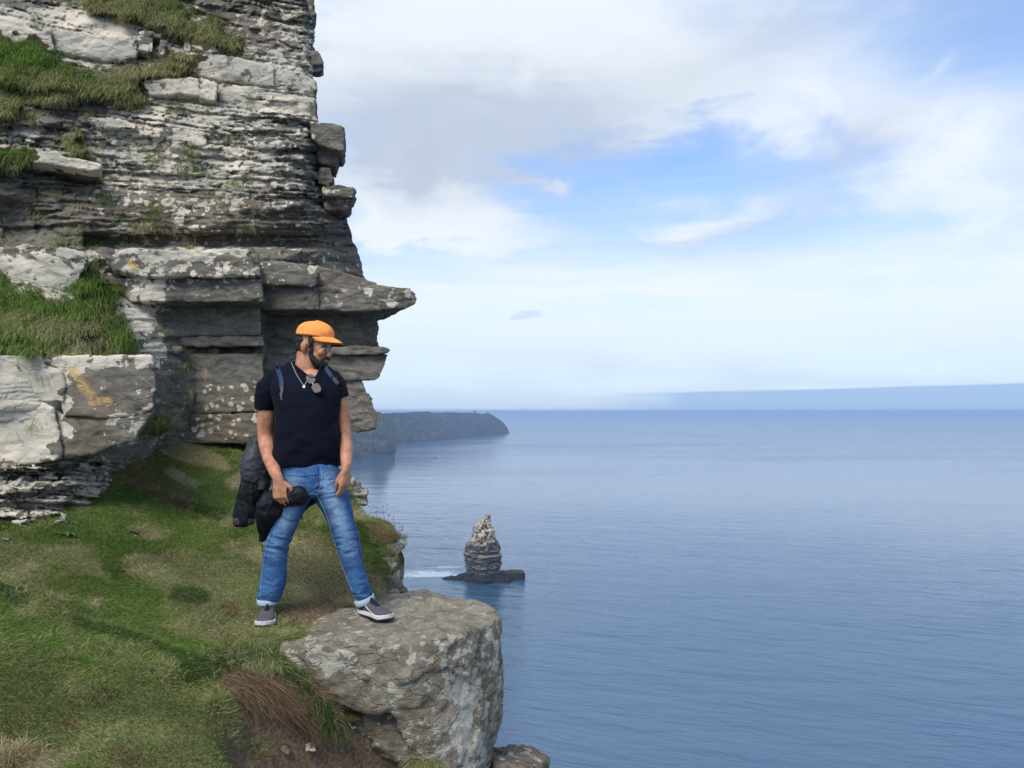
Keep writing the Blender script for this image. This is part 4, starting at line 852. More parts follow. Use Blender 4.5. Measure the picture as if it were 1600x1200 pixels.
cc = lerp(np.tile(C_GREEN * 1.1, (n, 1)), np.tile(C_STRAW * .95, (n, 1)), sstep(dry, .1, 1.1)); cc = lerp(cc, np.tile(C_BRIGHT, (n, 1)), sstep(.1 - dry, 0, .4)); cc = lerp(cc, np.tile(C_DARK, (n, 1)), sstep(cl_, .1, .6) * .5)
cc = cc * (1 + rng.normal(0, .3, n))[:, None]
ln = .06 + .09 * rng.random(n) + .05 * sstep(c2_, 0, .5)
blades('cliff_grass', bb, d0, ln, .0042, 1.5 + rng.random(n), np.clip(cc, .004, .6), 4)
# mat of dry roots and straw falling into the hollow
n = 5200; f0 = rng.random(n); f1 = rng.random(n)
sx = 352 + 142 * f0 ** .9 + rng.normal(0, 9, n); sy = 1054 + 72 * f0 ** 1.3 + rng.normal(0, 9, n) + f1 * 20
bb = ground_at(sx, sy); bb[:, 2] += .005 + .03 * rng.random(n) ** 2
an_ = fbm(np.stack([sx / 14, sy / 30, sx * 0], -1), 3, 701)
d0 = np.stack([.85 + .9 * an_ + rng.normal(0, .35, n), -.45 + rng.normal(0, .25, n), -.15 + .5 * an_ + rng.normal(0, .32, n)], -1); d0 /= np.linalg.norm(d0, axis=1)[:, None]
cc = lerp(np.tile(np.array((.30, .215, .125)), (n, 1)), np.tile(np.array((.10, .068, .042)), (n, 1)), rng.random(n)) * (1 + rng.normal(0, .2, n))[:, None]
blades('dry_roots', bb, d0, .05 + .15 * rng.random(n) ** 1.5, .0026, .2 + 1.3 * rng.random(n), np.clip(cc, .01, .5), 6, g=(.62, -.30, -.62))
# dark grass hanging between roots and boulder, and a tuft in front of the boulder
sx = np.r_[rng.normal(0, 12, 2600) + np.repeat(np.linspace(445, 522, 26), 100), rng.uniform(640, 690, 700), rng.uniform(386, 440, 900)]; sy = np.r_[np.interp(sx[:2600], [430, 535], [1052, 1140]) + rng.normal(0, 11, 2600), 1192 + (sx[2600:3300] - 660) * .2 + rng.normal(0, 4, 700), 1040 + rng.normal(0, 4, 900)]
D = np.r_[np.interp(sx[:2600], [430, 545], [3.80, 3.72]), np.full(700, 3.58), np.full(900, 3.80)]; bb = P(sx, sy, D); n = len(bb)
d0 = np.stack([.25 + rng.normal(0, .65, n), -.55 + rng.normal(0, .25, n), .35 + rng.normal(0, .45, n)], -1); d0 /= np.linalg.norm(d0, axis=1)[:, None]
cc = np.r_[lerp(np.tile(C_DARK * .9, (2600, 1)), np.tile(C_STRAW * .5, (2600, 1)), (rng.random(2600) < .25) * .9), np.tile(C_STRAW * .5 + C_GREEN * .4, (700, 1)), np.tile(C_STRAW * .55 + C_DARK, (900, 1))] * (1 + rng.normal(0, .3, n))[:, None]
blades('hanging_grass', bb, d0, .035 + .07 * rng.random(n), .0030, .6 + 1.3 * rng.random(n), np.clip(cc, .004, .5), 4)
# flower stalks standing against the sea at the brink
n = 26; sx = np.r_[rng.uniform(566, 600, 10), rng.uniform(596, 628, 16)]; sy = np.interp(sx, [560, 600, 628], [806, 815, 850]); D = np.interp(sx, [560, 600, 628], [6.25, 5.95, 5.5]); bb = P(sx, sy, D)
d0 = np.stack([rng.normal(.1, .3, n), rng.normal(0, .3, n), np.ones(n)], -1); d0 /= np.linalg.norm(d0, axis=1)[:, None]; ln = .06 + .08 * rng.random(n)
blades('flower_stalks', bb, d0, ln, .0025, .25, np.tile(np.array((.13, .10, .06)), (n, 1)), 3)
Vh, Fh = [], []; off = 0
for k in range(0, n):
    v, f = ellipsoid(bb[k] + d0[k] * ln[k] * .97, (.0048, .0048, .006), None, 6, 4); Vh.append(v); Fh += [tuple(i + off for i in q_) for q_ in f]; off += len(v)
hd, t, b = material('seed_head', (.16, .10, .08), .9)
tag(mesh_obj('seed_heads', np.vstack(Vh), Fh, hd), kind='stuff')
# broad leaved rosettes
lfm, t, b = material('broad_leaf', (.055, .12, .035), .5, .4)
def rosette(px, py, s_, label, D=None):
    c0 = ground_at(np.array([px]), np.array([py]))[0] if D is None else P(px, py, D)
    r = thing('leafy_plant', tuple(c0), label, 'plant', 'broad-leaved plants in the turf')
    for k in range(9):
        a = k * 2.4 + px; L_ = s_ * (.7 + .5 * random.Random(k + int(px)).random()); pts = []; u = np.linspace(0, 1, 6); dirv = np.array([math.cos(a), math.sin(a) * .7 - .25, 0]); sdv = np.array([-math.sin(a), math.cos(a), 0])
        V_ = []
        for q in u:
            c_ = c0 + dirv * L_ * q + np.array([0, 0, L_ * (.55 * q - .5 * q * q) + .004]); w_ = L_ * .17 * math.sin(math.pi * min(1, q * .93 + .06)) ** .8
            V_ += [c_ - sdv * w_ + [0, 0, w_ * .35], c_, c_ + sdv * w_ + [0, 0, w_ * .35]]
        mesh_obj('leaf', V_, gridfaces(6, 3), lfm, r)
rosette(272, 668, .11, 'broad-leaved green plant at the foot of the cliff beside the overhanging tuft'); rosette(104, 838, .08, 'small broad-leaved plant in the turf near the left rocks'); rosette(205, 832, .08, 'small bright green rosette in the open turf right of the left rocks')
rosette(162, 448, .10, 'dark leafy plant at the top of the grassy cliff ledge', D=float(cliff_depth(np.array([162.]), np.array([448.]))[0]) - .10); rosette(143, 530, .09, 'leafy plant low on the grassy cliff ledge', D=float(cliff_depth(np.array([143.]), np.array([530.]))[0]) - .10)
# ------------------------------------------------------------------ the man
YM = 4.30
def W(px, py, dY=0.0): return np.array([(px - HX) / F * (YM + dY), YM + dY, (HY - py) / F * (YM + dY)])
PX_ = YM / F                                     # metres per pixel at the man
def skinmat(name, base, rough=.5):
    m, t, b = material(name, base, rough, .35); p = t.pos(); n = t.noise(p, 25, 4, .6)
    t.l.new(t.mix(n.ss(.35, .65), base, (base[0] * .74, base[1] * .60, base[2] * .56)), b.inputs['Base Color']); b.inputs['Subsurface Weight'].default_value = .08; b.inputs['Subsurface Scale'].default_value = .01
    t.l.new(t.bump(t.noise(p, 240, 3, .6), .25, .001), b.inputs['Normal']); return m
skin = skinmat('skin', (.48, .245, .145)); 
hairm, t, b = material('dark_hair', (.012, .009, .008), .6, .35); t.l.new(t.bump(t.noise(t.vscale(t.pos(), (1, 1, 1)), 420, 2, .6), .8, .002), b.inputs['Normal'])
def fabric(name, base, wr=14, dist=.006, rough=.85, weave=True, dark=.75, sheen=0.0):
    m, t, b = material(name, base, rough, .2); p = t.pos(); n = t.noise(t.vscale(p, (1, 1, 1.3)), wr, 4, .55, .4)
    t.l.new(t.mix(n.ss(.3, .7), tuple(x * dark for x in base), base), b.inputs['Base Color'])
    h = n + t.noise(p, 500, 2, .5) * .05
    t.l.new(t.bump(h, .5, dist), b.inputs['Normal']); b.inputs['Sheen Weight'].default_value = sheen; return m
foot_z_r, foot_z_l = W(413, 987, -.25)[2], -1.158
man = thing('person', tuple(W(480, 975)), 'bearded man in orange cap, dark navy t-shirt and blue jeans standing at the cliff edge', 'person')
def limb(pts, radii, n=16, flat=1.0, dense=26): return tube(np.array(pts), radii, n, (0, 1, 0), flat, dense)
# head frame: forward f, side s (his left), up u
yaw = math.radians(70); pitch = math.radians(-13)
f = Vector((math.sin(yaw) * math.cos(pitch), -math.cos(yaw) * math.cos(pitch), math.sin(pitch))); s_v = Vector((0, 0, 1)).cross(f).normalized(); u_v = f.cross(s_v).normalized()
HR = np.array([list(f), list(s_v), list(u_v)]).T           # columns f s u
HC = W(489.5, 541, .02)                                       # centre of the head
def H(a, b_, c_): return HC + HR @ np.array([a, b_, c_])
def he(c_, r, nu=24, nv=16): return ellipsoid(H(*c_), r, HR, nu, nv)
headp = [he((-.006, 0, .036), (.099, .079, .096)), he((-.020, 0, .0), (.080, .074, .085)), he((.028, 0, -.045), (.068, .058, .062)), he((.050, 0, -.078), (.043, .036, .030)), he((.055, 0, .0), (.048, .056, .055)),
         he((.083, 0, .018), (.018, .050, .013)), he((.084, .036, -.022), (.018, .022, .018)), he((.084, -.036, -.022), (.018, .022, .018)),
         (tube([H(.090, 0, .012), H(.104, 0, -.010), H(.117, 0, -.030)], [.008, .0095, .013], 12, tuple(s_v), 1.0, 8)), he((.112, 0, -.033), (.012, .017, .010)), he((.094, 0, -.060), (.014, .024, .007)), he((.091, 0, -.071), (.013, .021, .007)),
         he((-.006, -.082, -.008), (.019, .010, .031)), he((-.006, .082, -.008), (.019, .010, .031)), he((.0, -.078, -.030), (.010, .008, .012))]
neck = tube([H(-.030, 0, -.030), W(479, 566, .02), W(477, 590, .02), W(478, 615, .02)], [.058, .060, .068, .085], 20, (1, 0, 0), 1.0, 12)
# torso under the clothes, arms, legs
torso = loft([(W(x, y, d), (hw * PX_, 0, 0), (0, dd, 0)) for x, y, hw, dd, d in ((478, 578, 26, .06, .02), (478, 590, 52, .085, .02), (480, 615, 46, .10, 0), (480, 660, 42, .10, 0), (480, 720, 44, .10, 0), (482, 765, 46, .10, 0))], 24)
armR = [W(428, 604, .0), W(418, 615, .01), W(416, 650, .03), W(415, 684, .04), W(421, 712, -.04), W(430, 738, -.14), W(436, 752, -.185)]
radR = [.050, .053, .051, .044, .042, .032, .023]
armL = [W(522, 604, .05), W(531.5, 615, .05), W(536, 650, .06), W(539, 680, .06), W(541, 705, .01), W(541, 728, -.05), W(540.5, 737, -.07)]
radL = [.038, .040, .039, .038, .036, .029, .022]
def hand(wr, d, nrm, thumb_side, curl, scale=1.0, thumb_curl=.5, spread=.06, tz=1.0):
    # tz below one keeps the thumb close to the palm
    """wr wrist, d towards the fingers, nrm back of the hand, thumb_side +-1"""
    d = np.array(d, float); d /= np.linalg.norm(d); nrm = np.array(nrm, float); nrm -= d * (nrm @ d); nrm /= np.linalg.norm(nrm); sd = np.cross(d, nrm) * thumb_side; k = scale
    out = [loft([(wr + d * a * k, sd * w_ * k, nrm * h_ * k) for a, w_, h_ in ((-.035, .020, .017), (0, .027, .021), (.03, .036, .018), (.06, .042, .016), (.088, .043, .014), (.100, .040, .011))], 18, 2.6)]
    for i, (off, L_, r) in enumerate(((.031, .074, .0095), (.0105, .083, .0098), (-.0105, .077, .0094), (-.0300, .060, .0084))):
        p_ = wr + d * (.082 - abs(off - .01) * .22) * k + sd * off * k; pts = [p_ - d * .02 * k, p_]; dirn = d + sd * off * spread / .03; dirn /= np.linalg.norm(dirn); a = 0
        for j, sl in enumerate((.44, .32, .24)):
            a += curl[i] * (.6, .9, .6)[j]; q = dirn * math.cos(a) - nrm * math.sin(a); pts.append(pts[-1] + q * L_ * sl * k)
        out.append(tube(pts, np.array([r, r * 1.02, r, r * .93, r * .74]) * k, 10, tuple(sd), 1.0, 16))
    p_ = wr + d * .018 * k + sd * .024 * k - nrm * .004 * k; t1 = d * (.62 + .5 * (1 - tz)) + sd * .62 * tz - nrm * .35; t1 /= np.linalg.norm(t1); t2 = d * .95 + sd * (.25 - thumb_curl * .6) - nrm * (.15 + thumb_curl * .3); t2 /= np.linalg.norm(t2)
    a1 = p_ + t1 * .042 * k; a2 = a1 + (t1 * .3 + t2 * .7) * .032 * k; a3 = a2 + t2 * .024 * k
    out.append(tube([p_, a1, a2, a3], np.array([.0145, .0125, .0108, .0085]) * k, 10, tuple(nrm), 1.0, 16)); return out
wrR = W(435.5, 750, -.19)
# his right hand: thumb points to the picture's right
dchk = np.cross(np.array((.10, -.05, -1)), np.array((-.28, -1, .12)))
hR = hand(wrR, (.10, -.05, -1), (-.28, -1, .12), 1 if dchk[0] > 0 else -1, (.50, .55, .58, .62), 1.0, .7, .07)
wrL = W(540.5, 734, -.07); dl = np.array((-.06, -.05, -1.0)); nl_ = np.array((.86, -.50, 0)); dchk = np.cross(dl, nl_)
hL = hand(wrL, dl, nl_, 1 if dchk[1] < 0 and dchk[0] < 0 else -1, (.30, .42, .50, .55), .98, .8, .02, .45)
legR = [W(458, 765), W(450, 807), W(432, 857), W(427, 905), W(419.5, 945, .05)]; legL = [W(510, 765, .02), W(530, 807, .04), W(544, 858, .06), W(559, 908, .09), W(569.5, 944, .10)]
bodyparts = headp + [neck, torso, limb(armR, radR), limb(armL, radL), limb(legR, [.07, .052, .042, .040, .028]), limb(legL, [.07, .052, .042, .040, .026])] + hR + hL
V, Fq, N = remesh(bodyparts, .0036, 5, .5)
mesh_obj('body', V, Fq, skin, man)

# cap
capm, t, b = material('orange_cotton', (.95, .36, .095), .85, .2); p = t.pos(); t.l.new(t.mix(t.noise(p, 22, 4, .6).ss(.35, .65), (.95, .36, .095), (.80, .28, .07)), b.inputs['Base Color']); t.l.new(t.bump(t.noise(p, 34, 4, .6) + t.noise(p, 420, 2) * .15, .8, .005), b.inputs['Normal'])
th_ = np.linspace(0, math.pi / 2, 14); ph_ = np.linspace(0, 2 * math.pi, 40, endpoint=False); CV = []
for k, a in enumerate(np.r_[th_, [th_[-1], th_[-1]]]):
    for q in ph_:
        rr = math.sin(a); zz = math.cos(a) ** .82 if a < 1.57 else 0
        r1, r2 = (.113 if math.cos(q) > 0 else .106), .092
        seam = 1 - .022 * (abs(((q / (math.pi / 3)) % 1) - .5) > .46) * math.sin(a)
        x_, y_ = r1 * rr * math.cos(q) * seam, r2 * rr * math.sin(q) * seam
        lo_ = .030 + .011 * math.cos(q); 
        if k == 14: lo_ -= .010
        if k == 15: x_ *= .95; y_ *= .95; lo_ -= .004
        CV.append(H(x_ - .006, y_, .034 + lo_ + zz * (.079 - .006 * math.cos(q))))
cap = mesh_obj('cap', CV, gridfaces(16, 40, True), capm, man)
BV = []; nb_ = 22
for layer in (0, 1):
    for r_ in np.linspace(0, 1, 9):
        for a in np.linspace(-1, 1, nb_):
            ang = a * 1.12; x0_, y0_ = .107 * math.cos(ang), .090 * math.sin(ang); x1_ = x0_ + .082 * (math.cos(a * 1.45)) ** .55 if abs(a) < 1 else x0_ + .004; y1_ = y0_ * (.98 - .12 * r_)
            x_ = x0_ + (x1_ - x0_) * r_; drop = -.008 * r_ - .018 * (abs(a) ** 2) - .012 * r_ * r_
            BV.append(H(x_ - .010, y0_ + (y1_ - y0_) * r_, .074 + drop - layer * .0035))
bf = gridfaces(9, nb_); BF = [tuple(q) for q in bf] + [tuple(q[::-1] + 9 * nb_) for q in bf]
rim = [r * nb_ for r in range(9)] + [8 * nb_ + c_ for c_ in range(1, nb_)] + [r * nb_ + nb_ - 1 for r in range(7, -1, -1)] + [c_ for c_ in range(nb_ - 2, 0, -1)]
BF += [(rim[i], rim[(i + 1) % len(rim)], rim[(i + 1) % len(rim)] + 9 * nb_, rim[i] + 9 * nb_) for i in range(len(rim))]
mesh_obj('visor', BV, BF, capm, cap)
mesh_obj('button', *ellipsoid(H(-.006, 0, .144), (.008, .008, .004), HR, 10, 6), capm, cap)
mesh_obj('strap', *tube([H(-.100, -.05, .055), H(-.116, 0, .058), H(-.100, .05, .055)], [.008] * 3, 8, (0, 0, 1), .5, 8), hairm, cap)
# hair at the back and sides, beard, brows, eyes
def shell(parts, name, amp=.0025, vox=.0036, mat=hairm, par=man, filt=None):
    V, Fq, N = remesh(parts, vox, 1); V = V + N * (amp * fbm(V * 90, 3, 7))[:, None]; return mesh_obj(name, V, Fq, mat, par)
shell([he((-.036, 0, .025), (.070, .081, .052)), he((-.060, 0, -.020), (.040, .066, .040)), he((-.036, -.066, -.006), (.026, .012, .034)), he((-.036, .066, -.006), (.026, .012, .034)), he((.030, -.0745, .035), (.020, .007, .030)), he((.026, -.0745, .010), (.007, .006, .024)), he((.030, .0745, .035), (.020, .007, .030))], 'hair')
jaw = [tube([H(.036, sg * .065, .022), H(.036, sg * .0635, -.012), H(.034, sg * .060, -.038), H(.046, sg * .050, -.064), H(.070, sg * .034, -.084), H(.090, sg * .008, -.090)], [.006, .0085, .013, .018, .020, .020], 12, (0, 0, 1), 1.0, 22) for sg in (-1, 1)]
shell(jaw + [he((.062, 0, -.092), (.040, .042, .022)), he((.088, 0, -.084), (.020, .026, .015)), he((.030, 0, -.092), (.036, .044, .018))]
      + [tube([H(.108, 0, -.046), H(.106, sg * .014, -.050), H(.096, sg * .026, -.060), H(.086, sg * .032, -.078)], [.0055, .0065, .0065, .008], 10, tuple(f), 1.0, 14) for sg in (-1, 1)], 'beard', .003)
lipm, t, b = material('lips', (.34, .13, .11), .45, .4)
mesh_obj('lips', *he((.101, 0, -.0655), (.010, .019, .0055), 14, 8), lipm, man)
for sg in (-1, 1):
    mesh_obj('eyebrow', *tube([H(.098, sg * .014, .012), H(.098, sg * .030, .018), H(.084, sg * .048, .012)], [.0035, .0045, .003], 8, tuple(f), 1, 10), hairm, man)
    eye = mesh_obj('eye', *he((.089, sg * .031, -.004), (.0085, .011, .0055), 12, 8), material('eye_white', (.45, .40, .36), .3)[0], man)
    mesh_obj('iris', *he((.0955, sg * .030, -.006), (.004, .005, .0045), 10, 6), hairm, eye)

# t-shirt
shirtm, t, b = material('navy_cotton', (.0030, .0042, .012), .85, .12); p = t.pos()
h = t.noise(t.vscale(p, (1, 1, 1.6)), 9, 4, .55, .6) + t.noise(p, 480, 2) * .06
t.l.new(t.bump(h, .55, .010), b.inputs['Normal']); b.inputs['Sheen Weight'].default_value = .02; b.inputs['Sheen Roughness'].default_value = .5
T_ = ((727, 479.5, 51.0, .125, .01), (722, 479.5, 51.5, .13, .01), (700, 479.5, 50.5, .135, .0), (680, 480, 48.5, .135, -.005), (655, 480.5, 48, .135, -.005), (630, 481, 49.5, .135, 0), (612, 480.5, 52.5, .128, .01), (598, 479, 55, .115, .02), (588, 478, 53, .10, .025), (580, 477.5, 46, .088, .03), (573, 477.5, 37, .075, .03), (568, 477.5, 30, .066, .03), (564, 477.5, 26, .06, .03))
secs = [(W(x, y, d), (hw * PX_, .02 * hw / 50, 0), (0, dd, 0)) for y, x, hw, dd, d in T_]
low = [(W(479.5, 716, .01), (45 * PX_, .02, 0), (0, .105, 0)), (W(479.5, 727, .01), (49 * PX_, .02, 0), (0, .118, 0))]
shirt_torso = loft(low + secs, 36, 2.25)
slR = tube([W(446, 584, .02), W(430, 590, .01), W(420, 606, .01), W(417.5, 624, .02), W(416.5, 638, .03), W(417, 634, .03), W(418, 622, .02)], [.052, .062, .0665, .063, .0615, .054, .050], 22, (0, 1, 0), 1.05)
slL = tube([W(506, 586, .05), W(518, 592, .05), W(525.5, 603, .05), W(529, 613, .05), W(532, 623, .05), W(531.5, 619, .05), W(529, 608, .05)], [.052, .057, .057, .051, .048, .044, .042], 22, (0, 1, 0), 1.05)
V, Fq, N = remesh([shirt_torso, slR, slL], .005, 3, .5)
px, py = proj(V); tw_ = fbm(np.stack([V[:, 0] * 5, V[:, 2] * 12 + V[:, 0] * 6, V[:, 1] * 5], -1), 3, 801)
fold = np.sin((py - 640) / 7.5 + 2.2 * fbm(V * [5, 5, 3], 2, 802) + (px - 480) / 22) * sstep(np.abs(px - 480), 12, 48) * .0055 * sstep(py, 630, 690)
rdg = (1 - 3.0 * np.abs(fbm(np.stack([V[:, 0] * 6 + V[:, 2] * 5, V[:, 2] * 9 - V[:, 0] * 6, V[:, 1] * 3], -1), 2, 803)))
V = V + N * (tw_ * .008 + fold + .005 * rdg)[:, None]
Fq = np.array(Fq); cf = V[Fq].mean(1); cpx, cpy = proj(cf); vl = np.interp(cpx, [452, 462, 474, 487, 494, 502], [560, 571, 581, 590, 588, 566])
Fq = Fq[~((cpy < vl) & (cpx > 452) & (cpx < 502) & (cf[:, 1] < YM + .045))]
shirt = mesh_obj('shirt', V, Fq, shirtm, man)
# neckline rib: a V dipping at the front
ribm, t, b = material('navy_rib', (.010, .013, .030), .85, .2)
nk = [W(453, 562, .045), W(462, 571, -.045), W(474, 581, -.082), W(487, 590, -.100), W(494, 587, -.092), W(499, 577, -.06), W(502, 566, .0), W(500, 560, .06), W(478, 558, .10)]
mesh_obj('collar', *tube(crom(np.array(nk + nk[:1]), np.linspace(0, 9, 50)), [.0032] * 50, 8, (0, 1, 0)), ribm, shirt)
chest = [tube([W(464, 569, -.012), W(477, 577, -.066), W(488, 585, -.088)], [.030, .026, .010], 16, (0, 1, 0), .6, 14)]
# jeans
jm, t, b = material('blue_denim', (.06, .14, .33), .8, .2); p = t.pos(); colr = t.attr('Col', 'Color'); wv = t.noise(p, 30, 4, .7); tw2 = t.noise(t.vscale(p, (3, 3, .5)), 160, 2, .6)
cj = t.mix(wv.ss(.3, .7) * .35, colr, (.04, .10, .26)); cj = t.mix(tw2.ss(.4, .7) * .12, cj, (.30, .43, .60)); t.l.new(cj, b.inputs['Base Color'])
t.l.new(t.bump(wv + tw2 * .25, .5, .006), b.inputs['Normal'])
def S2(x, y, hw, dd, d=0.0, tx=0, ty=0): return (W(x, y, d), (hw * PX_, ty, tx * PX_), (0, dd, 0))
pelv = loft([S2(479, 716, 47, .112, .01), S2(479.5, 728, 48.5, .118, .01), S2(480.5, 742, 52, .122, .01), S2(482, 757, 55, .122, .01), S2(484, 770, 55, .11, .01), S2(488, 776, 40, .08, .01)], 32, 2.3)
lR = loft([S2(456, 745, 28, .105, .0), S2(457, 765, 31, .108), S2(456, 782, 29.5, .106, -.0, 2), S2(449.5, 807, 22.5, .10, -.005, 3), S2(441, 832, 20.5, .09, -.01, 4), S2(431.5, 857, 18.8, .082, -.01, 4), S2(428.5, 882, 18.5, .078, .0, 2), S2(427.5, 905, 19.8, .078, .01), S2(424, 922, 18.6, .076, .015, -2), S2(420.5, 934, 17, .07, .02, -2), S2(419, 942, 15.5, .066, .02), S2(419, 937, 12, .05, .02)], 28, 2.15)
lL = loft([S2(506, 745, 28, .105, .01), S2(511, 765, 30.5, .106, .015), S2(519, 780, 28.5, .104, .02, -2), S2(530, 807, 22.8, .098, .03, -4), S2(538.5, 833, 21.3, .09, .04, -4), S2(544.5, 858, 18.6, .082, .05, -4), S2(551.5, 884, 16.6, .076, .07, -4), S2(560, 910, 16.6, .074, .085, -5), S2(566, 928, 15.5, .07, .095, -5), S2(570, 938, 13.6, .064, .10, -5), S2(570, 932, 11, .05, .10, -5)], 28, 2.15)
V, Fq, N = remesh([pelv, lR, lL], .005, 2, .5)
px, py = proj(V); q = np.stack([px / 30, py / 9, V[:, 1] * 4], -1)
leg = np.where(px < np.interp(py, [760, 800, 860, 940], [492, 490, 487, 480]), -1, 1)
kn = np.exp(-((py - 852) / 18) ** 2) * .0048 + np.exp(-((py - 924) / 16) ** 2) * .0065 + np.exp(-((py - 765) / 20) ** 2) * .0038 + .0007
rid = fbm(np.stack([px / 26 + leg * 5, (py + leg * (px - 480) * .18) / 8.5, V[:, 1] * 6], -1), 3, 811); rid = 1 - np.abs(rid) * 3.2
V = V + N * (kn * rid + .004 * fbm(V * 9, 3, 812))[:, None]
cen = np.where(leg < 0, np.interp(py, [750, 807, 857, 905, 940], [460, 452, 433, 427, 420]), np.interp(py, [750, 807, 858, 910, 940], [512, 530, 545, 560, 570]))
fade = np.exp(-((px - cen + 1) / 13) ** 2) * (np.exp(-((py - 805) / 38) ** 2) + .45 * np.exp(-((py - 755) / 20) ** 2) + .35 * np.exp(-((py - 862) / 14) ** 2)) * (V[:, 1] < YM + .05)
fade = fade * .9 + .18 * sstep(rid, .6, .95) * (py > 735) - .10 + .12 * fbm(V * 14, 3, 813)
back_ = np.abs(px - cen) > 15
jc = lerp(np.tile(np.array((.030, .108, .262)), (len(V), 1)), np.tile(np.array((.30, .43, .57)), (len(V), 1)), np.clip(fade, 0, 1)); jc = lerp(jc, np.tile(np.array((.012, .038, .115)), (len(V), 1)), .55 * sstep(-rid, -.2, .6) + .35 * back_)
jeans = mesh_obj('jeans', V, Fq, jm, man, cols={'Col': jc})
cuffm, t, b = material('pale_denim_cuff', (.33, .40, .48), .85, .2); p = t.pos(); t.l.new(t.bump(t.noise(p, 60, 3), .5, .004), b.inputs['Normal'])
mesh_obj('cuff', *loft([S2(419.5, 934, 16.2, .069, .02), S2(419.3, 934.5, 17.0, .073, .02), S2(419.2, 942, 16.4, .071, .02), S2(419.2, 943.6, 15.4, .066, .02), S2(419.2, 941, 13.5, .055, .02), S2(419.2, 936, 12.5, .05, .02)], 30, 2.15), cuffm, jeans)
mesh_obj('cuff', *loft([S2(568.5, 933.5, 14.6, .067, .10, 5.5), S2(568.6, 934, 15.4, .071, .10, 5.5), S2(571.2, 941.5, 14.8, .069, .10, 5.5), S2(571.6, 943.0, 13.8, .064, .10, 5.5), S2(571, 940, 12, .054, .10, 5.5), S2(570, 936, 11, .05, .10, 5.5)], 30, 2.15), cuffm, jeans)
# surface finder for laying seams and straps on clothes: front-most point at a place
def front_of(obj):
    from mathutils.bvhtree import BVHTree
    M = np.array([v.co[:] for v in obj.data.vertices]) + wloc(obj); bv = BVHTree.FromPolygons([tuple(v) for v in M], [tuple(p_.vertices) for p_ in obj.data.polygons])
    def g(px, py, out=.002):
        d = Vector(((px - HX) / F, 1, (HY - py) / F)).normalized(); h = bv.ray_cast(Vector((0, 0, 0)), d)
        if h[0] is None: return None
        return np.array(h[0]) - np.array(d) * out
    return g
seamm, t, b = material('seam_thread', (.22, .34, .50), .8); goldm, t, b = material('seam_dark', (.012, .04, .12), .8)  # pale thread, and a darker navy for the fly, hip and outer leg lines
jf = front_of(jeans)
def seam(pts, r=.0016, m=seamm, name='seam', par=jeans, g=None, dense=40, out=.0012):
    P_ = crom(np.array(pts, float), np.linspace(0, len(pts) - 1, dense)); Q = [(g or jf)(a, b_, out) for a, b_ in P_]; Q = [q for q in Q if q is not None]
    if len(Q) > 3: return mesh_obj(name, *tube(Q, [r] * len(Q), 6, (0, 1, 0.1)), m, par)
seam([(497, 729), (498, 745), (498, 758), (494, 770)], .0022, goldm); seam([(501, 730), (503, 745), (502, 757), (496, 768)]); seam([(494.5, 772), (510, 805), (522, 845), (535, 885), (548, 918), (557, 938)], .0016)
seam([(435, 728), (444, 733), (456, 731), (459, 727)], .0018); seam([(513, 727), (520, 733), (528, 733)], .0018); seam([(421, 835), (415, 858), (410, 890), (407, 920), (405.5, 932)], .0014); seam([(437, 741), (470, 744), (496, 742)], .0012, goldm); seam([(549, 800), (557, 835), (562, 862), (572, 900)], .0014, goldm)

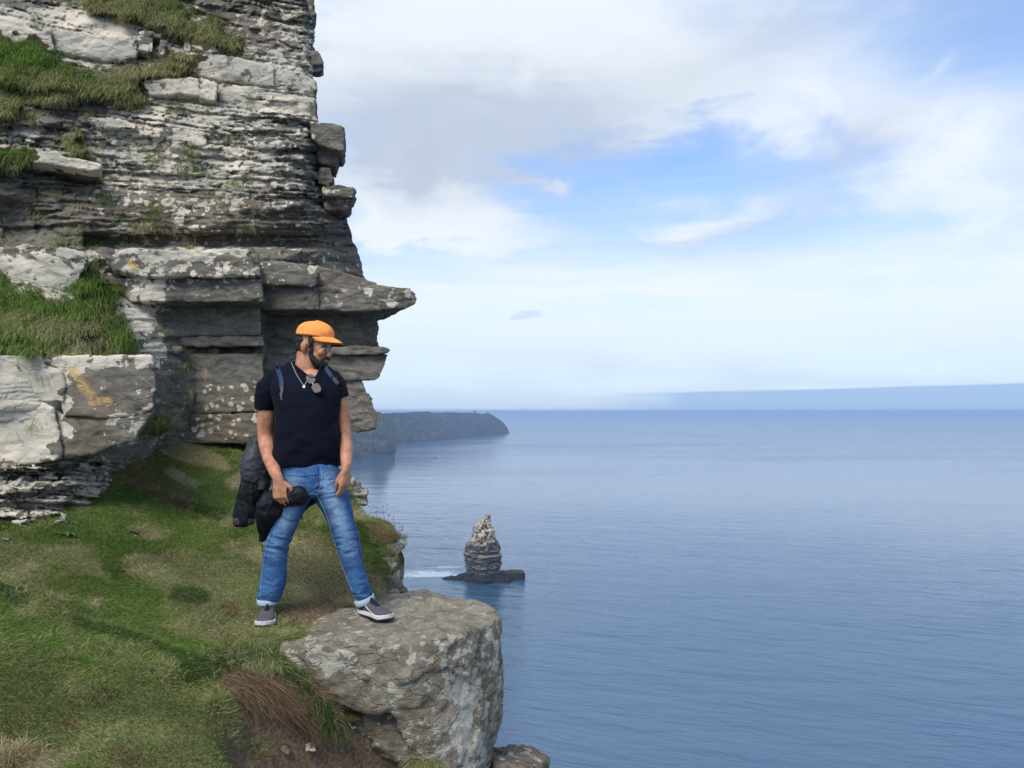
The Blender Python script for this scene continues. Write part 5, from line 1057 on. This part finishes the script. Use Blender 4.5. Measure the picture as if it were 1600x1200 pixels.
# shoes
upm, t, b = material('grey_mesh_shoe', (.085, .080, .088), .85, .2); p = t.pos(); t.l.new(t.bump(t.voro(p, 500).outputs and E(t.nt, t.voro(p, 420).outputs[0]), .6, .001), b.inputs['Normal'])
whm, t, b = material('white_sole', (.52, .52, .51), .6, .3); blk, t, b = material('black_rubber', (.012, .012, .015), .7, .3); lacem, t, b = material('dark_lining', (.012, .014, .028), .8, .2)
def shoe(heel, toe, zs, label):
    heel = np.array([heel[0], heel[1], 0.]); toe = np.array([toe[0], toe[1], 0.]); ax = toe - heel; L_ = np.linalg.norm(ax); ax = ax / L_; sd = np.cross((0, 0, 1.0), ax); base = np.array([heel[0], heel[1], zs])
    up3 = np.array((0, 0, 1.0)); zz = lambda a: (0, 0)
    def pt(a, s_, z): return base + ax * a * L_ + sd * s_ + up3 * z
    ua = np.linspace(0, 1, 22); hw = np.interp(ua, [0, .04, .12, .3, .5, .7, .85, .95, 1], [.010, .026, .036, .038, .040, .050, .049, .034, .010])
    off = np.interp(ua, [0, .5, 1], [0, .003, -.004])
    root = thing_child = None
    def ringed(zb, zt, grow, m, name, par):
        V_ = []
        ring = [(a, h_ + grow) for a, h_ in zip(ua, hw)] ; pts = [(a, o_ + h_) for (a, h_), o_ in zip(ring, off)] + [(a, o_ - h_) for (a, h_), o_ in list(zip(ring, off))[::-1]]
        for z_, g_ in ((zb, -.004), (zb + .003, 0), (zt - .003, 0), (zt, -.004)):
            for a, s_ in pts: V_.append(pt(a * (1 + 2 * grow) - grow, s_ + (g_ if s_ > 0 else -g_), z_(a) if callable(z_) else z_ + .012 * max(0, a - .8) / .2))
        n_ = len(pts); Fs = [tuple(q) for q in gridfaces(4, n_, True)] + [tuple(range(n_ - 1, -1, -1)), tuple(range(3 * n_, 4 * n_))]
        return mesh_obj(name, V_, Fs, m, par, smooth=False)
    # upper
    st = [(-.005, .012, .060), (.03, .028, .075), (.12, .034, .083), (.26, .034, .084), (.38, .036, .078), (.52, .041, .066), (.66, .046, .056), (.80, .045, .050), (.91, .035, .044), (.985, .014, .034)]
    secs = []
    for a, h_, z_ in st:
        o_ = np.interp(a, [0, .5, 1], [0, .003, -.004]); z0 = .016; secs.append((pt(a, o_, (z0 + z_) / 2), sd * h_, up3 * (z_ - z0) / 2))
    V, Fq, N = remesh([loft(secs, 24, 2.5), tube([pt(.16, 0, .05), pt(.19, 0, .095), pt(.20, 0, .112)], [.036, .034, .033], 18, tuple(ax))], .0045, 3)
    up = mesh_obj('shoe', V, Fq, upm, man); up['label'] = label
    ringed(.006, .027, .004, whm, 'sole', up); ringed(-.002, .006, .003, blk, 'tread', up)
    sf = []
    for k, (a, z_) in enumerate(((.36, .082), (.42, .077), (.48, .072), (.54, .067))):
        mesh_obj('lace', *tube([pt(a, -.020, z_ - .008), pt(a + .01, 0, z_ + .001), pt(a, .024, z_ - .008)], [.0028] * 3, 8, tuple(ax), 1, 9), lacem, up)
    V, Fq, N = remesh([tube([pt(.20, 0, .075), pt(.36, 0.001, .076), pt(.50, .002, .066), pt(.58, .002, .060)], [.030, .026, .022, .014], 16, tuple(sd), .42, 14), tube([pt(.14, 0, .07), pt(.19, 0, .10), pt(.20, 0, .120)], [.038, .0365, .035], 18, tuple(ax))], .0045, 2)
    mesh_obj('tongue', V, Fq, lacem, up)
    for sg in (-1, 1):        # curved tick on each side, slim part towards the heel
        c_ = []
        for q in np.linspace(0, 1, 12):
            a = .68 - .52 * q; z_ = .030 + .010 * abs(q - .18) * 2 + .040 * q ** 1.6; w_ = .0075 * (1 - q) ** .6 * min(1, q * 6 + .25)
            hh_ = np.interp(a, [s0[0] for s0 in st], [s0[1] for s0 in st]); zt_ = np.interp(a, [s0[0] for s0 in st], [s0[2] for s0 in st])
            for zz_ in (z_ - w_, z_ + w_):
                rel = (zz_ - (.016 + zt_) / 2) / ((zt_ - .016) / 2); k_ = max(0, 1 - abs(rel) ** 2.5) ** (1 / 2.5); c_.append(pt(a, sg * (hh_ * k_ + .0022), zz_))
        mesh_obj('emblem', c_, gridfaces(12, 2), whm, up)
    return up
def mk(hp, tp, z): 
    return shoe((hp[0], hp[1]), (tp[0], tp[1]), z, 'grey and black running shoe with white sole')
hp = W(420.5, 0, .085); tp = W(411.5, 0, -.205); tp[0] = (412.5 - HX) / F * tp[1]; hp[0] = (420.5 - HX) / F * hp[1]; mk(hp, tp, foot_z_r + .004)
hp = np.array([(563 - HX) / F * 4.42, 4.42]); tp = np.array([(612.5 - HX) / F * 4.26, 4.24]); mk(hp, tp, -1.160)

# necklace, sunglasses, backpack
silver, t, b = material('silver', (.42, .41, .39), .45, .5, .6)
sf = front_of(shirt)
def onshirt(L_, out=.004, dense=30):
    P_ = crom(np.array(L_, float), np.linspace(0, len(L_) - 1, dense)); return [q for q in (sf(a, b_, out) for a, b_ in P_) if q is not None]
bodyf = front_of([o for o in man.children if o.name.startswith('body')][0])
def front2(px, py, out):
    a, b_ = sf(px, py, out), bodyf(px, py, out)
    c_ = [q for q in (a, b_) if q is not None]; return min(c_, key=lambda q: q[1]) if c_ else None
P_ = crom(np.array([(454, 563), (458, 573), (465, 588), (475, 603)], float), np.linspace(0, 3, 40)); Q = [front2(a, b_, .004) for a, b_ in P_]
nl1 = mesh_obj('necklace', *tube([q for q in Q if q is not None], .0014, 6, (0, 1, 0)), silver, man)
P_ = crom(np.array([(475, 603), (481, 593), (486, 586)], float), np.linspace(0, 2, 16)); mesh_obj('chain', *tube([front2(a, b_, .004) for a, b_ in P_], .0014, 6, (0, 1, 0)), silver, nl1)
c_ = front2(475, 604, .006); mesh_obj('pendant', *prism([c_ + [-.0065, -.002, -.007], c_ + [.0065, -.002, -.007], c_ + [.0065, -.002, .007], c_ + [-.0065, -.002, .007]], [c_ + [-.0065, .002, -.007], c_ + [.0065, .002, -.007], c_ + [.0065, .002, .007], c_ + [-.0065, .002, .007]]), material('pendant_metal', (.8, .8, .78), .4)[0], nl1, smooth=False)
lensm, t, b = material('smoky_lens', (.105, .085, .095), .55, .25); frm, t, b = material('glasses_frame', (.03, .028, .03), .35, .5)
cA, cB = front2(486, 591.5, .022), front2(495, 606, .022)
sg_ = thing('sunglasses', tuple((cA + cB) / 2), 'dark sunglasses with smoky lenses hooked in the neck of the t-shirt', 'sunglasses')
ax = (cB - cA); ax /= np.linalg.norm(ax); nrm_ = np.array((.15, -1, .15)); nrm_ -= ax * (nrm_ @ ax); nrm_ /= np.linalg.norm(nrm_); ay = np.cross(ax, nrm_)
for c_ in (cA, cB):
    out_ = [c_ + ax * .0275 * math.copysign(abs(math.cos(a)) ** .7, math.cos(a)) + ay * (.024 if math.sin(a) > 0 else .019) * math.copysign(abs(math.sin(a)) ** .7, math.sin(a)) for a in np.linspace(0, 2 * math.pi, 24, endpoint=False)]
    mesh_obj('lens', *prism([q + nrm_ * .0015 for q in out_], [q - nrm_ * .0015 for q in out_]), lensm, sg_, smooth=False)
    mesh_obj('rim', *tube([*out_, out_[0], out_[1]], .0019, 6, tuple(nrm_)), frm, sg_)
m_ = (cA + cB) / 2; mesh_obj('bridge', *tube([m_ - ax * .006 + ay * .004, m_ + ay * .008, m_ + ax * .006 + ay * .004], .0024, 6, tuple(nrm_), 1, 8), silver, sg_)
for c_, s0 in ((cA, -1), (cB, 1)): mesh_obj('temple', *tube([c_ + ax * s0 * .029, c_ + ax * s0 * .030 - nrm_ * .02 , c_ - ax * s0 * .02 - nrm_ * .024], .0022, 6, (1, 0, 0), 1, 12), frm, sg_)
packm = fabric('navy_nylon', (.018, .035, .085), 30, .003, .6); packg = fabric('grey_webbing', (.10, .11, .13), 60, .002, .7)
bp_c = W(478, 640, .20); bpk = thing('backpack', tuple(bp_c), 'navy backpack worn on the man\'s back, its straps over both shoulders', 'backpack')
V, Fq, N = remesh([loft([(W(x, y, .21), (hw * PX_, 0, 0), (0, dd, 0)) for y, x, hw, dd in ((584, 478, 20, .03), (590, 478, 30, .055), (620, 478, 36, .075), (660, 478, 38, .085), (705, 478, 37, .08), (718, 478, 30, .05))], 26, 3.2)], .008, 2)
mesh_obj('bag', V + N * (.006 * fbm(V * 8, 3, 9))[:, None], Fq, packm, bpk)
def strap(L_, w_, m, name, par, out=.006, dense=26):
    P_ = crom(np.array(L_, float), np.linspace(0, len(L_) - 1, dense)); Q = [front2(a, b_, out) for a, b_ in P_]; Q = np.array([q for q in Q if q is not None]); T = np.gradient(Q, axis=0); T /= np.linalg.norm(T, axis=1)[:, None]
    n_ = np.array((0, -1, .2)); sd = np.cross(T, n_); sd /= np.linalg.norm(sd, axis=1)[:, None]; nn_ = np.cross(sd, T); secs = [(q, s__ * w_, k_ * .0035) for q, s__, k_ in zip(Q, sd, nn_)]
    return mesh_obj(name, *loft(secs, 10, 4), m, par)
sA = strap([(432, 573), (436, 582), (439.5, 594), (440, 606)], .0135, packm, 'strap', bpk); strap([(440, 604), (440.5, 611), (439, 618)], .0085, packg, 'buckle', sA)
strap([(439, 616), (440, 625)], .004, packg, 'webbing', sA)
sB = strap([(506, 570), (512, 580), (519, 590)], .013, packm, 'strap', bpk); strap([(518, 588), (523, 594), (528, 600)], .010, packg, 'webbing', sB)
mesh_obj('shoulder_wrap', *tube([W(432, 573, -.045), W(433, 568, .03), W(440, 582, .14)], [.013] * 3, 10, (1, 0, 0), .35, 12), packm, sA)

# jacket: a grey and black coat hanging from the elbow behind him, and its bunched end in his hand
jkg = fabric('grey_shell', (.050, .053, .066), 26, .014, .45, dark=.6); jkb = fabric('black_shell', (.0065, .0075, .012), 30, .02, .5, dark=.6)
jroot = thing('jacket', tuple(W(405, 818, .05)), 'grey and black rain jacket hanging behind his arm, its end bunched in his hand', 'jacket')
def cloth(parts, name, m, amp=.012, vox=.005, sc=12, st=(1, 1, .6), sm_=2, par=jroot):
    V, Fq, N = remesh(parts, vox, sm_); q = V * sc * np.array(st); r = 1 - np.abs(fbm(q + 3, 3, 31)) * 3; V = V + N * (amp * .5 * r + amp * .5 * fbm(V * 9, 3, 32))[:, None]; return mesh_obj(name, V, Fq, m, par)
cloth([loft([(W(405, 676, .14), (.035, 0, .02), (0, .05, 0)), (W(401, 695, .14), (.058, 0, .02), (0, .07, 0)), (W(398, 715, .12), (.072, 0, .01), (0, .085, 0)), (W(396, 735, .11), (.075, 0, .0), (0, .085, 0)), (W(398, 750, .11), (.066, 0, -.01), (0, .07, 0)), (W(400, 756, .11), (.04, 0, -.01), (0, .045, 0))], 24)], 'upper_sleeve', jkg, .012, st=(.8, 1, 1.5), sc=11)
cloth([loft([(W(381.5, 808, .10), (.060, 0, 0), (0, .048, 0)), (W(381, 819, .10), (.060, 0, 0), (0, .046, 0))], 24, 2.8)], 'cuff', jkg, .002)
cloth_st = (2.4, 1, .22)
cloth([loft([(W(400, 742, .12), (.062, 0, 0), (0, .06, 0)), (W(398, 760, .12), (.070, 0, 0), (0, .065, 0)), (W(390, 785, .11), (.064, 0, 0), (0, .055, 0)), (W(384, 805, .10), (.058, 0, 0), (0, .045, 0)), (W(381, 817, .10), (.050, 0, 0), (0, .04, 0)), (W(381, 820, .10), (.044, 0, 0), (0, .03, 0))], 24, 2.6)], 'lower_sleeve', jkb, .020, st=cloth_st)
cloth([loft([(W(416, 735, .10), (.03, 0, 0), (0, .05, 0)), (W(412, 750, .10), (.045, 0, 0), (0, .05, 0)), (W(410, 765, .06), (.03, 0, 0), (0, .04, 0))], 20)], 'lining', jkb, .01)
# bunched part gripped by the hand
V_ = [loft([(W(424, 768, -.06), (.04, 0, .01), (0, .045, 0)), (W(424, 785, -.09), (.075, 0, .01), (0, .055, 0)), (W(421, 805, -.08), (.072, 0, 0), (0, .05, 0)), (W(416, 822, -.06), (.048, 0, 0), (0, .035, 0)), (W(411, 838, -.02), (.025, 0, 0), (0, .02, 0)), (W(408, 846, -.02), (.012, 0, 0), (0, .012, 0))], 22),
      tube([W(430, 780, -.10), W(446, 778, -.135), W(460, 777, -.15), W(470, 776, -.155)], [.040, .046, .052, .046], 20, (0, 1, 0), .9, 14)]
cloth(V_, 'bunched_cloth', jkb, .018, st=(2, 1, .5))
cloth([ellipsoid(W(467, 775, -.165), (.050, .040, .050))], 'folded_end', jkb, .012, .005, 20)
cloth([loft([(W(494, 764, .13), (.05, 0, 0), (0, .02, 0)), (W(488, 780, .13), (.055, 0, 0), (0, .02, 0)), (W(474, 798, .13), (.03, 0, .02), (0, .015, 0)), (W(468, 806, .13), (.008, 0, 0), (0, .01, 0))], 18)], 'tail', jkb, .006)
mesh_obj('drawcord', *tube([W(410, 840, -.02), W(409.5, 852, -.02), W(410, 862, -.02)], .0022, 6, (0, 1, 0), 1, 10), jkb, jroot)
mesh_obj('cord_stop', *ellipsoid(W(410, 847, -.02), (.004, .004, .008)), whm, jroot); mesh_obj('cord_stop', *ellipsoid(W(425, 828, -.08), (.004, .004, .008), None, 10, 8), whm, jroot)
mesh_obj('strap_end', *tube([W(472, 800, .12), W(471.5, 812, .12)], .004, 6, (0, 1, 0), .4, 6), jkb, jroot)
